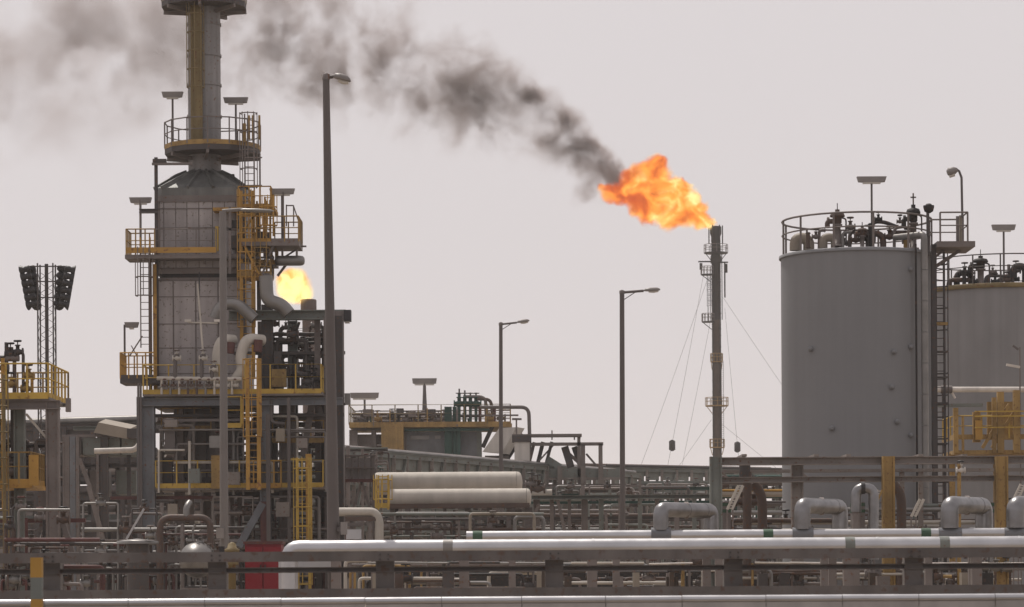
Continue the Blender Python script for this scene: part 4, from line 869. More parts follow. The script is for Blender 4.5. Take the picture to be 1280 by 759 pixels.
# ------------------------------------------------------------------ background racks
def long_rack(label, x0, Y0, x1, Y1, py_levels, at, bays, mat='steel_green', pipes=5, seed=1, girder=0, width=5, mats=PIPE_MATS, pr=(.1, .28), panels=False, cw=.26):
    """rack running from (x0,Y0) to (x1,Y1); py_levels: level heights as seen at the start; each column, beam, pipe a part"""
    A = W(x0, 640, Y0); B = W(x1, 640, Y1); A.z = B.z = 0; d = (B - A).normalized(); nrm = Vector((-d.y, d.x, 0)); r_ = random.Random(seed)
    if nrm.y < 0: nrm = -nrm
    t = thing('pipe_rack', label, 'pipe rack', A)
    zs = [W(x0, p, Y0).z for p in py_levels]; L = (B - A).length
    for k in range(bays + 1):
        p = A.lerp(B, k / bays)
        for off in (0, width):
            q = p + nrm * off; MB().bar(q, q + Vector((0, 0, zs[0])), cw, cw).build('column', 'steel_light' if panels and off == 0 and mat == 'steel_green' else mat, t)
        for z in zs: MB().bar(p + Vector((0, 0, z - .12)), p + nrm * width + Vector((0, 0, z - .12)), .18, .22).build('cross_beam', mat, t)
        if k < bays and k % 3 == 1:
            q2 = A.lerp(B, (k + 1) / bays); MB().bar(p + Vector((0, 0, zs[-1])), q2 + Vector((0, 0, zs[0])), .12, .12).build('brace', mat, t)
    for i, z in enumerate(zs):
        for off in (0, width): MB().ibeam(A + nrm * off + Vector((0, 0, z)), B + nrm * off + Vector((0, 0, z)), .2, .3).build('long_beam', mat, t)
        for k in range(pipes):
            o = nrm * (width * (k + .5) / pipes); rr = r_.uniform(*pr); e0 = r_.uniform(0, .12) if r_.random() < .3 else 0
            MB().tube([A.lerp(B, e0) + o + Vector((0, 0, z + rr + .15)), B + o + Vector((0, 0, z + rr + .15))], rr, 10).build('pipe', r_.choice(mats), t)
    if panels:
        z1, z0 = zs[0] - .15, zs[0] - .15 - panels
        for k in range(bays):
            p, q = A.lerp(B, k / bays), A.lerp(B, (k + 1) / bays); b = MB(); o = nrm * .14
            a_ = p + d * .18 + o; c_ = q - d * .18 + o
            b.bar(a_ + Vector((0, 0, (z0 + z1) / 2)), c_ + Vector((0, 0, (z0 + z1) / 2)), .06, (z1 - z0)).build('side_panel', mat, t)
    return t
long_rack('long grey green pipe rack with side panels slanting away behind the cream vessels', 425, 150, 800, 190, (564, 602, 634, 660), 0, 27, 'steel_green', 6, 3, panels=.62, width=4, cw=.2, pr=(.08, .16))
long_rack('green beamed pipe rack in the distance right of the slender lamp', 752, 205, 990, 215, (586, 612, 636, 662), 0, 13, 'steel_green', 6, 4, width=6, panels=.6, cw=.2, pr=(.08, .2))
long_rack('dark pipe rack in the distance behind the left structure', -60, 165, 190, 160, (538, 580, 625, 660), 0, 7, 'steel_dark', 6, 5, width=6, panels=1.2)
long_rack('far low pipe rack stretching across behind the heater', 150, 200, 700, 230, (585, 618, 640, 664, 684), 0, 12, 'steel', 7, 6, width=7, pr=(.15, .4))
long_rack('far low pipe rack stretching behind the tanks and loops', 640, 235, 1340, 245, (618, 640, 660, 680, 696), 0, 14, 'steel_dark', 7, 8, width=7, pr=(.15, .4))
long_rack('farthest dark pipe rack behind the left buildings', -80, 215, 420, 215, (600, 630, 655, 680), 0, 10, 'steel_dark', 7, 9, width=8, pr=(.2, .45))
for lab, px0, px1, py, Y, m, seed in (('long low grey equipment building in the distance behind the left structure', -60, 200, 640, 262, 'steel', 1), ('long low dark equipment building far behind the pipe loops', 430, 1340, 655, 280, 'steel_dark', 2), ('low brown equipment building far behind the furnace', 190, 440, 630, 270, 'rust', 3)):
    t = thing('equipment_building', lab, 'building', (W((px0 + px1) / 2, 690, Y).x, Y, 0)); u = U(t, Y)
    a = u.p(px0, py); c = u.p(px1, py); MB().box((a.x, Y, 0), (c.x, Y + 12, a.z)).build('wall', m, t)
    MB().box((a.x - .3, Y - .3, a.z), (c.x + .3, Y + 12.3, a.z + .25)).build('roof', 'steel', t)
    x = a.x + 1
    while x < c.x - 3:
        MB().box((x, Y - .06, .1), (x + 2.4, Y, min(3.2, a.z - .6))).build('wall_bay', rnd.choice(('steel', 'steel_dark', 'rust', 'soot', 'steel_green')), t); x += rnd.uniform(2.8, 5)
# left-middle shed with beige slope
t = thing('sloped_hood', 'beige sloping roof hood above the dark rack left of the heater', 'hood', (W(140, 690, 140).x, 140, 0)); u = U(t, 140); s = u.s
a, b_, c_, d_ = u.p(123, 528), u.p(163, 536), u.p(160, 549), u.p(117, 541)
b = MB(); q = [a, b_, c_, d_]; b.add([p for p in q] + [p + Vector((0, 2.5, .3)) for p in q], [(0, 1, 2, 3), (7, 6, 5, 4), (0, 4, 5, 1), (1, 5, 6, 2), (2, 6, 7, 3), (3, 7, 4, 0)]); b.build('hood_panel', 'beige', t)
u.box(162, 537, 176, 549, 'steel_dark', dep=2, name='outlet'); u.col(122, 5, 541, 'steel_dark', d=1); u.col(158, 5, 548, 'steel_dark', d=1)
t = thing('air_cooler', 'grey green panelled cooler bank with dark bays left of the furnace columns', 'cooler', (W(130, 690, 142).x, 142, 0)); u = U(t, 142)
for a_, c_ in ((86, 108), (109, 132), (133, 156), (157, 180)): u.box(a_, 549, c_ - 1, 570, 'steel_green' if a_ > 100 else 'steel', dep=3, name='cooler_bay')
u.beam(84, 182, 547, 3, 'steel', d=-1.6, dep=.1); u.beam(84, 182, 533, 5, 'steel_green', d=2); u.beam(84, 182, 584, 4, 'steel_dark', d=-1.4)
for px, w_, m in ((90, 8, 'steel'), (98, 7, 'steel_blue'), (137, 9, 'steel_dark'), (104, 4, 'steel')): u.col(px, w_, 548, m, d=-1.7, dep=.3)
u.bar(((106, 575), (120, 612)), 5, 'steel', d=-1.8); u.bar(((118, 610), (140, 692)), 6, 'steel', d=-1.8)
u.box(145, 588, 170, 618, 'steel_green', dep=2, d=1, name='panel'); u.box(112, 588, 132, 620, 'steel', dep=2, d=1, name='panel')
u.box(100, 652, 150, 690, 'steel_dark', dep=2, d=2, name='panel')
t = thing('white_pipe', 'short white horizontal pipe turning up beside the blue grey column', 'pipe', (W(150, 690, 130).x, 130, 0)); u = U(t, 130)
u.pipe([(118, 564), (170, 562.5), (177, 550), (177, 530)], 7, 'white', bend=.3); u.col(122, 3, 568, 'steel', name='support')
# central process module
t = thing('process_module', 'distant module with yellow railed deck, green columns and teal pipes', 'process module', (W(530, 690, 218).x, 218, 0)); u = U(t, 218); s = u.s
u.deck(440, 640, 534, 4, 'ochre', dep=8); u.rail(440, 638, 534, dep=8, mat='mustard', sides='flr', step=1.8, toe='ochre', h=1.45, th=.08); u.rail(440, 638, 534, dep=8, mat='steel', sides='b', step=1.8, toe=None, h=1.45, th=.1)
u.box(480, 534, 507, 575, 'ochre', dep=2, d=-3.8, name='switch_room'); u.box(442, 545, 479, 580, 'steel', dep=3, d=-1, name='equipment_box'); u.box(508, 542, 602, 580, 'steel_blue', dep=5, d=-.5, name='module_wall')
u.box(515, 547, 538, 552, 'alu_dull', dep=.1, d=-3.06, name='window'); u.box(545, 547, 552, 551, 'alu_dull', dep=.1, d=-3.06, name='window')
for px, w_ in ((562, 9), (570, 5), (575, 4)): u.col(px, w_, 512, 'green', d=-3.6, dep=.4)
u.beam(508, 612, 541, 3, 'green', d=-4, dep=.2); u.bar(((604, 562), (616, 536)), 5, 'soot', d=-3.5)
for px, w_, py, m in ((445, 10, 540, 'steel'), (470, 6, 540, 'steel'), (508, 5, 540, 'steel'), (600, 6, 540, 'steel_green'), (635, 6, 540, 'steel')): u.col(px, w_, py, m, d=-3)
t = thing('pipe_cluster', 'cluster of upright dark green pipes with pointed caps on the distant module', 'piping', W(585, 534, 216)); u = U(t, 216)
for px, py in ((574, 486), (581, 488), (588, 491), (595, 492)):
    u.pipe([(px, 534), (px, py + 6)], 3.8, 'green'); u.pipe([(px, py + 7), (px, py)], 2, 'steel_dark', name='cap'); u.valve(px, 505, .28, 'green', 'steel_dark')
u.pipe([(580, 496), (607, 496), (608, 534)], 4, 'steel', bend=.5); u.pipe([(596, 499), (614, 499), (616, 530)], 4, 'rust', bend=.5); u.pipe([(590, 510), (620, 509)], 3, 'steel'); u.pipe([(570, 520), (605, 520)], 4, 'steel_dark')
for px in (600, 608, 618): u.pipe([(px, 534), (px, 508)], 4, 'orange' if px == 608 else 'redbrown')
t = thing('hooked_pipe', 'large grey pipe hooking over and down right of the farthest street lamp', 'pipe', (W(650, 690, 214).x, 214, 0)); u = U(t, 214); u.pipe([(600, 509), (661, 509), (662, 545), (662, 700)], 4.6, 'galv', bend=.6)
t = thing('process_piping', 'mixed small valves and pipes along the distant yellow deck', 'piping', W(500, 534, 217)); manifold(t, 440, 565, 514, 530, 216, 14, 51, ['steel_dark', 'ochre', 'steel', 'rust'], (2, 5), 3)
u = U(t, 215)
for px, py, w_, h_ in ((460, 512, 12, 9), (500, 511, 9, 8), (515, 515, 10, 7), (538, 512, 13, 9), (450, 526, 16, 12)): u.box(px - w_ / 2, py, px + w_ / 2, py + h_, rnd.choice(('steel_dark', 'rust', 'steel')), dep=1, name='instrument_box'); u.col(px, 2, py + h_, 'steel_dark', py1=534, name='stand')
for px in (452, 472, 490, 508, 524, 548, 556, 612, 626): u.valve(px, 522 + (px % 5), .22, rnd.choice(('steel_dark', 'ochre', 'steel', 'rust')), 'steel_dark')
for px in range(444, 640, 9): u.col(px + rnd.uniform(-3, 3), rnd.uniform(1.2, 2.6), rnd.uniform(510, 522), rnd.choice(('steel_dark', 'ochre', 'steel', 'green')), py1=534, d=rnd.uniform(-2, 3), name='standpipe')
t = thing('slanting_chute', 'cream slanting chute beside the farthest street lamp', 'chute', W(620, 600, 178)); u = U(t, 178)
q = [u.p(603, 565), u.p(624, 535), u.p(646, 534), u.p(627, 567)]
b = MB(); b.add(q + [p + Vector((.5, 1.5, 0)) for p in q], [(0, 1, 2, 3)[::-1], (4, 5, 6, 7), (0, 4, 5, 1)[::-1], (1, 5, 6, 2)[::-1], (2, 6, 7, 3)[::-1], (3, 7, 4, 0)[::-1]]); b.build('chute_face', 'white', t)
u.bar(((632, 570), (652, 540)), 11, 'soot', d=1.8, name='chute_side'); u.bar(((606, 575), (636, 575)), 12, 'steel', d=1, name='frame'); u.col(612, 4, 575, 'steel'); u.col(632, 4, 575, 'steel')
u.beam(600, 648, 520, 2, 'steel', d=-.5, dep=.2); u.rail(628, 638, 534, dep=1, d=.5, mat='ochre', sides='flr', step=.6, toe=None)
u.bar(((640, 524), (652, 524)), 2.5, 'steel', d=0, name='davit'); u.col(646, 2, 524, 'steel', py1=545, name='post')
t = thing('conveyor_frame', 'open skeletal steel frame with braces above the rack right of the cream chute', 'steel frame', (W(700, 690, 176).x, 176, 0)); u = U(t, 176)
u.box(643, 553, 662, 579, 'white', dep=1, name='panel'); u.beam(640, 727, 545, 3.5, 'steel', dep=1, dpy=0, solid=True); u.beam(664, 754, 555.5, 4, 'steel', dep=.3, solid=True)
u.beam(640, 664, 549, 8, 'steel_dark', dep=1.2, solid=True)
for px, w_, py in ((751, 5, 555), (729, 5.5, 556), (724, 4, 545)): u.col(px, w_, py, 'steel', dep=.3)
for a_, c_, w_, m in (((668, 552), (660, 585), 4, 'steel'), ((690, 552), (682, 582), 4, 'steel_dark'), ((679, 552), (672, 580), 5, 'steel_dark'), ((704, 560), (728, 582), 4, 'steel'), ((706, 558), (714, 584), 9, 'steel_dark'), ((718, 558), (727, 584), 7, 'steel_dark'), ((733, 567), (746, 582), 2.5, 'steel'), ((684, 574), (700, 584), 9, 'steel_green'), ((670, 580), (692, 556), 2, 'steel')): u.bar((a_, c_), w_, m, d=rnd.uniform(0, 1))
for px in (690, 724, 718): u.bar(((px, 538 if px == 690 else 543), (px, 550)), 1.6, 'steel', name='post')
for px in (660, 683, 729, 751, 700): u.col(px, 6, 583, 'steel_light', d=-.4)
for a_, c_ in ((646, 682), (684, 699), (701, 728), (730, 750), (752, 776)): u.box(a_, 586, c_, 597, 'steel_green', dep=.3, name='side_panel')
u.beam(644, 778, 599, 3, 'steel_light', dep=.4, solid=True); u.beam(664, 780, 618, 3, 'steel_green', dep=.4, d=-.3)
# cream vessels
def drum(label, x0, x1, py0, py1, Y, mat, saddles, dep=None):
    t = thing('horizontal_vessel', label, 'vessel', (W((x0 + x1) / 2, 690, Y).x, Y, 0), 'cream horizontal vessels'); s = Y / F; a = W(x0, (py0 + py1) / 2, Y); c = W(x1, (py0 + py1) / 2, Y); r = (py1 - py0) * s / 2; z = (a.z + c.z) / 2
    n = 5; L = c.x - a.x - r * 1.0
    for k in range(n):
        xa = a.x + r * .5 + L * k / n; xb = a.x + r * .5 + L * (k + 1) / n - .015; b = MB().tube([(xa, Y, z), (xb, Y, z)], r, 28); b.build('shell_section', mat, t)
        if k: MB().tube([(xa - .05, Y, z), (xa + .04, Y, z)], r * 1.015, 28).build('strap', mat, t)
    for sx, x in ((-1, a.x + r * .5), (1, a.x + r * .5 + L)):
        MB().lathe((x, Y, z), [(r, 0), (r * .96, sx * r * .2), (r * .8, sx * r * .38), (r * .45, sx * r * .48), (.01, sx * r * .52)][::sx], 28, axis='x').build('end_cap', mat, t)
    for px in saddles: x = W(px, 640, Y).x; MB().box((x - .12, Y - r * .8, 0), (x + .12, Y + r * .8, z - r * .6)).build('saddle', 'steel', t)
    return t
drum('cream horizontal vessel with rounded end, upper one in front of the long rack', 466, 653, 590, 618, 128, 'cream', (500, 620))
drum('cream horizontal vessel with rusty underside, lower one nearest the camera', 484, 664, 611, 634, 118, 'cream', (510, 640))
t = thing('vessel_cradle', 'rusty brown steel cradle under the lower cream vessel', 'support', (W(570, 690, 117).x, 117, 0)); u = U(t, 117)
u.beam(484, 662, 633, 6, 'rust', d=0, dep=.5, solid=True); u.beam(470, 664, 649, 4, 'galv', d=.3, dep=.3, solid=True)
for px, w_ in ((490, 5), (520, 5), (556, 4), (585, 7), (612, 7), (636, 6), (661, 10)): u.col(px, w_, 634, 'steel', d=.2)
t = thing('process_piping', 'low valves and pipes under the cream vessels', 'piping', (W(550, 690, 114).x, 114, 0)); manifold(t, 470, 680, 634, 690, 114, 34, 61, ['steel', 'rust', 'alu_dull', 'steel_dark', 'beige', 'steel_green'], (2, 5), 4)
t = thing('capped_pipe', 'pale capped pipe end with rusty underside left of the vessel cradle', 'pipe', (W(450, 690, 112).x, 112, 0)); u = U(t, 112)
u.pipe([(420, 640), (468, 640), (474, 650), (474, 700)], 11, 'cream', bend=.35); u.beam(432, 470, 649, 5, 'rust', dep=.3, solid=True); u.col(440, 5, 650, 'steel'); u.col(463, 5, 650, 'steel'); u.box(433, 662, 452, 674, 'alu', dep=.4, name='clad_box'); u.box(434, 654, 454, 658, 'galv', dep=.4, name='tray')
t = thing('stair_tower', 'small reddish grey stair cage with a yellow ladder behind the capped pipe', 'stair tower', (W(450, 690, 126).x, 126, 0)); u = U(t, 126)
for px in (432, 440, 448, 456, 464): u.bar(((px, 570), (px, 600)), 1.8, 'steel', name='baluster')
u.beam(428, 470, 570, 2, 'steel', solid=True); u.beam(428, 470, 585, 1.6, 'steel', solid=True); u.box(429, 572, 468, 599, 'heater', dep=.3, d=.4, name='landing_panel'); u.beam(428, 470, 601, 4, 'redbrown', solid=True)
for px in (431, 467): u.col(px, 4, 570, 'steel')
u.bar(((440, 640), (452, 602)), 3, 'steel'); u.bar(((464, 640), (452, 602)), 3, 'steel')
u2 = U(t, 114); ladder(t, W(479, 600, 116).x, 116, W(0, 640, 116).z, W(0, 597, 116).z, 'yellow', wd=.4, th=.07, cage=True); u2.rail(470, 486, 634, dep=.8, mat='yellow', sides='flr', step=.3, toe='yellow')
t = thing('process_piping', 'valves and flanges where the cream vessels end near the skeletal frame', 'piping', (W(672, 690, 150).x, 150, 0)); u = U(t, 140)
u.pipe([(664, 617), (690, 616)], 9, 'cream'); u.pipe([(672, 603), (672, 690)], 4, 'rust'); u.valve(672, 612, .25, 'rust', 'dark'); u.valve(664, 606, .2, 'steel', 'dark'); u.pipe([(660, 608), (668, 604), (680, 610)], 3, 'galv')
manifold(t, 665, 880, 622, 690, 146, 36, 62, ['steel', 'rust', 'alu_dull', 'steel_dark', 'steel_green', 'steel_green'], (2.5, 6), 6)
t = thing('pipe_rack', 'low near rack of grey pipes behind the silver pipelines in the middle', 'pipe rack', (W(780, 690, 138).x, 138, 0)); u = U(t, 138)
u.beam(664, 890, 622, 5, 'steel_green', dep=.5); u.beam(664, 890, 628, 3, 'green', d=1, dep=.3); u.beam(664, 890, 648, 4, 'galv', d=.5)
for px, w_ in ((671, 8), (690, 5), (712, 4), (731, 8), (752, 6), (775, 4), (800, 5), (822, 5), (846, 6), (868, 5)): u.col(px, w_, 620, rnd.choice(('steel', 'steel_green')), d=rnd.choice((0, .4)))
for a_, c_ in (((697, 625), (706, 665)), ((660, 662), (674, 630)), ((757, 640), (760, 690))): u.bar((a_, c_), 4, 'steel')
for lab, x0, x1, y0, y1, Y, n_, sd_ in (('upper grey pipes valves and brackets behind the skeletal frame', 655, 800, 604, 618, 168, 9, 71), ('dark green and grey pipes below the distant green beamed rack', 780, 892, 600, 640, 198, 18, 72), ('pipes and small drums between the module and the long rack', 432, 482, 556, 600, 146, 12, 73), ('layered horizontal pipes behind the brown bent pipes', 900, 985, 592, 640, 150, 14, 74)):
    t = thing('process_piping', lab, 'piping', (W((x0 + x1) / 2, 690, Y).x, Y, 0)); manifold(t, x0, x1, y0, y1, Y, n_, sd_, ['steel', 'steel_green', 'alu_dull', 'steel_dark', 'green', 'steel_light'], (2, 4.5), 5)
    u = U(t, Y)
    for k in range(int((x1 - x0) / 14)): u.col(x0 + 7 + k * 14 + rnd.uniform(-4, 4), rnd.uniform(2, 5), y0 + rnd.uniform(0, 8), rnd.choice(('steel', 'steel_green', 'steel_dark')), d=rnd.uniform(0, 4), name='stanchion')
    for k in range(4): yy = rnd.uniform(y0, y1); u.beam(x0, x1, yy, rnd.uniform(2, 4), rnd.choice(('steel', 'steel_green', 'green')), d=rnd.uniform(0, 4))
for lab, x0, x1, Y, sd_ in (('ground level pipes and small valves between the rails under the cream vessels', 430, 690, 92, 81), ('ground level pipes and small valves between the rails below the slender lamp', 690, 920, 93, 82), ('ground level pipes and small valves between the rails below the big tank', 920, 1150, 93, 83), ('ground level pipes and small valves between the rails at the right edge', 1150, 1300, 92, 84)):
    t = thing('process_piping', lab, 'piping', (W((x0 + x1) / 2, 690, Y).x, Y, 0)); manifold(t, x0, x1, 700, 738, Y, 22, sd_, ['soot', 'steel_dark', 'rust', 'steel', 'rust', 'alu_dull', 'cream', 'ochre'], (2, 5), 6)
    u = U(t, Y - 3)
    for k in range(3): xa = rnd.uniform(x0, x1 - 60); u.pipe([(xa, 704 + rnd.uniform(-1, 1.5)), (xa + rnd.uniform(40, 90), 704)], rnd.uniform(2, 3), rnd.choice(('cream', 'white', 'alu_dull')))
    for k in range(9): xa = rnd.uniform(x0, x1); u.box(xa, rnd.uniform(712, 722), xa + rnd.uniform(5, 16), 760, rnd.choice(('soot', 'steel_dark', 'rust', 'steel', 'flare', 'beige')), dep=.5, d=rnd.uniform(0, 6), name='equipment_box')
    u.box(x0 + 2, 707, x1 - 2, 780, 'soot', dep=.2, d=14, name='screen_wall')
# ------------------------------------------------------------------ yellow platform by second tank
t = thing('yellow_platform', 'yellow stair and platform structure before the paler right tank', 'platform', (W(1235, 690, 114).x, 114, 0)); u = U(t, 114)
for px, w_, py, py1 in ((1195, 6, 510, 566), (1204, 3, 520, 566), (1221, 9, 515, 553), (1243, 5, 497, 566), (1251, 8, 490, 566), (1271, 8, 488, 566), (1292, 8, 490, None)): u.col(px, w_, py, 'ochre', py1=py1, name='post')
u.deck(1193, 1330, 563, 5, 'ochre', dep=3, d=1.5); u.rail(1193, 1330, 548, dep=3, d=1.5, mat='yellow', sides='fl', step=1, toe='ochre', h=.9)
for py in (515, 521, 535): u.beam(1217, 1330, py, 1.6, 'yellow', d=-.3, dep=.05, solid=True, name='guard_rail')
u.box(1240, 500, 1275, 548, 'ochre', dep=.15, d=1.2, name='stair_panel'); u.box(1218, 526, 1226, 550, 'orange', dep=.1, d=-.2, name='gate_panel'); u.bar(((1228, 560), (1262, 505)), 4, 'ochre', name='stringer'); u.bar(((1240, 560), (1274, 505)), 4, 'ochre', name='stringer')
for px in (1195, 1251, 1292): u.col(px, 7, 566, 'ochre', d=1)
t = thing('white_pipe', 'long white horizontal pipe crossing the paler right tank', 'pipe', (W(1230, 690, 120).x, 120, 0)); u = U(t, 120)
u.pipe([(1160, 487), (1370, 487)], 7, 'white', n=14); u.pipe([(1176, 487), (1190, 487)], 10, 'galv', name='flange'); u.pipe([(1188, 487), (1194, 498)], 3, 'white', name='branch')
u.col(1180, 4, 490, 'steel_dark', name='support'); u.col(1300, 4, 490, 'steel_dark', name='support')
u.beam(1168, 1228, 507, 4, 'steel_green', dep=.3, solid=True, name='tray')
t = thing('wall_lamp', 'small white lamp on an arm before the paler right tank', 'lamp', W(1268, 480, 118)); u = U(t, 118)
u.bar(((1258, 456), (1275, 459)), 3, 'white', name='head'); u.bar(((1266, 432), (1273, 437)), 2.4, 'galv', name='reflector'); u.col(1275.5, 1.6, 434, 'steel', name='pole')

# ------------------------------------------------------------------ volumes: flames and smoke
def grid_volume(name, blobs, Y, scale_pad, res, mat, warp, warp_scale, detail, cut, thin=1.0, warp2=0, seed=0.0, gain=1.0, erode=.12):
    """blobs: (px, py, r_px, amp[, depth]) ; density = sum of soft balls, displaced by noise, computed on a grid"""
    s = Y / F
    P = [(W(b_[0], b_[1], Y) + Vector((0, b_[4] if len(b_) > 4 else 0, 0)), b_[2] * s, b_[3]) for b_ in blobs]
    pad = scale_pad
    lo = Vector([min(p[i] - r_ for p, r_, _ in P) - pad for i in range(3)]); hi = Vector([max(p[i] + r_ for p, r_, _ in P) + pad for i in range(3)])
    org = P[0][0].copy(); me = bpy.data.volumes.new(name); me.materials.append(mat)
    o = bpy.data.objects.new(name, me); COL.objects.link(o); o.location = org
    ng = bpy.data.node_groups.new(name, 'GeometryNodeTree'); ng.interface.new_socket('Geometry', in_out='OUTPUT', socket_type='NodeSocketGeometry')
    N = ng.nodes; k = ng.links.new
    def nd(ty, **kw):
        n = N.new(ty)
        for a, v in kw.items(): setattr(n, a, v)
        return n
    pos = nd('GeometryNodeInputPosition')
    cur = pos.outputs[0]
    def warpby(vec, sc, amt, det):
        ad = nd('ShaderNodeVectorMath', operation='ADD'); k(pos.outputs[0], ad.inputs[0]); ad.inputs[1].default_value = (seed, seed * .7, seed * 1.3)
        no = nd('ShaderNodeTexNoise'); no.inputs['Scale'].default_value = sc; no.inputs['Detail'].default_value = det; no.inputs['Roughness'].default_value = .55; k(ad.outputs[0], no.inputs['Vector'])
        su = nd('ShaderNodeVectorMath', operation='SUBTRACT'); k(no.outputs['Color'], su.inputs[0]); su.inputs[1].default_value = (.5, .5, .5)
        sc_ = nd('ShaderNodeVectorMath', operation='SCALE'); k(su.outputs[0], sc_.inputs[0]); sc_.inputs['Scale'].default_value = amt
        a2 = nd('ShaderNodeVectorMath', operation='ADD'); k(vec, a2.inputs[0]); k(sc_.outputs[0], a2.inputs[1]); return a2.outputs[0]
    cur = warpby(cur, warp_scale, warp, detail)
    if warp2: cur = warpby(cur, warp_scale * 3.5, warp2, 4)
    tot = None
    for p, r_, amp in P:
        di = nd('ShaderNodeVectorMath', operation='DISTANCE'); k(cur, di.inputs[0]); di.inputs[1].default_value = p - org
        mr = nd('ShaderNodeMapRange', interpolation_type='SMOOTHSTEP'); k(di.outputs['Value'], mr.inputs[0]); mr.inputs[1].default_value = r_ * 1.2; mr.inputs[2].default_value = r_ * (.1 if cut == 0 else .45); mr.inputs[3].default_value = 0; mr.inputs[4].default_value = amp
        if tot is None: tot = mr.outputs[0]
        else:
            a = nd('ShaderNodeMath', operation='ADD' if cut == 0 else 'MAXIMUM'); k(tot, a.inputs[0]); k(mr.outputs[0], a.inputs[1]); tot = a.outputs[0]
    if cut == 0:       # smoke: noise eats into the sum, leaving billows with ragged rims
        def noise01(scale, off, lo_, hi_, a_, b_, det=7):
            ad = nd('ShaderNodeVectorMath', operation='ADD'); k(cur, ad.inputs[0]); ad.inputs[1].default_value = (31 + seed + off, 7, 3)
            no = nd('ShaderNodeTexNoise'); no.inputs['Scale'].default_value = scale; no.inputs['Detail'].default_value = det; no.inputs['Roughness'].default_value = .55; k(ad.outputs[0], no.inputs['Vector'])
            m_ = nd('ShaderNodeMapRange'); k(no.outputs[0], m_.inputs[0]); m_.inputs[1].default_value = lo_; m_.inputs[2].default_value = hi_; m_.inputs[3].default_value = a_; m_.inputs[4].default_value = b_; return m_.outputs[0]
        def mth(op, a_, b_):
            q = nd('ShaderNodeMath', operation=op)
            for i_, v in enumerate((a_, b_)):
                if isinstance(v, (int, float)): q.inputs[i_].default_value = v
                else: k(v, q.inputs[i_])
            return q.outputs[0]
        big = noise01(warp_scale * 1.7, 0, .44, .57, thin, 1.7); fine_ = noise01(warp_scale * 4, 40, .38, .62, 0, 1)
        vo = nd('ShaderNodeTexVoronoi', feature='F1'); vo.inputs['Scale'].default_value = warp_scale * 2.6; vo.inputs['Detail'].default_value = 1.5; k(cur, vo.inputs['Vector'])
        vm_ = nd('ShaderNodeMapRange'); k(vo.outputs['Distance'], vm_.inputs[0]); vm_.inputs[1].default_value = .25; vm_.inputs[2].default_value = .85; vm_.inputs[3].default_value = 1.35; vm_.inputs[4].default_value = .55
        tot = mth('MULTIPLY', tot, vm_.outputs[0])
        tot = mth('MULTIPLY', tot, big); rid = noise01(warp_scale * 4.5, 80, .44, .56, .55, 1.45, 6); tot = mth('MULTIPLY', tot, rid)
        tot = mth('SUBTRACT', tot, mth('MULTIPLY', fine_, erode)); tot = mth('MAXIMUM', tot, 0.0)
    g_ = nd('ShaderNodeMath', operation='MULTIPLY'); k(tot, g_.inputs[0]); g_.inputs[1].default_value = gain
    vc = nd('GeometryNodeVolumeCube'); k(g_.outputs[0], vc.inputs['Density']); vc.inputs['Min'].default_value = lo - org; vc.inputs['Max'].default_value = hi - org
    for ax, i in (('Resolution X', 0), ('Resolution Y', 1), ('Resolution Z', 2)): vc.inputs[ax].default_value = max(8, int((hi[i] - lo[i]) / res))
    sm = nd('GeometryNodeSetMaterial'); sm.inputs['Material'].default_value = mat; k(vc.outputs[0], sm.inputs[0])
    go = nd('NodeGroupOutput'); k(sm.outputs[0], go.inputs[0])
    md = o.modifiers.new('volume', 'NODES'); md.node_group = ng
    return o
def smoke_mat():
    m = bpy.data.materials.new('black_smoke'); m.use_nodes = True; n = m.node_tree; n.nodes.clear(); o = n.nodes.new('ShaderNodeOutputMaterial')
    p = n.nodes.new('ShaderNodeVolumePrincipled'); p.inputs['Color'].default_value = (.50, .44, .43, 1); p.inputs['Density'].default_value = 1.0; p.inputs['Anisotropy'].default_value = .2
    n.links.new(p.outputs[0], o.inputs['Volume']); return m
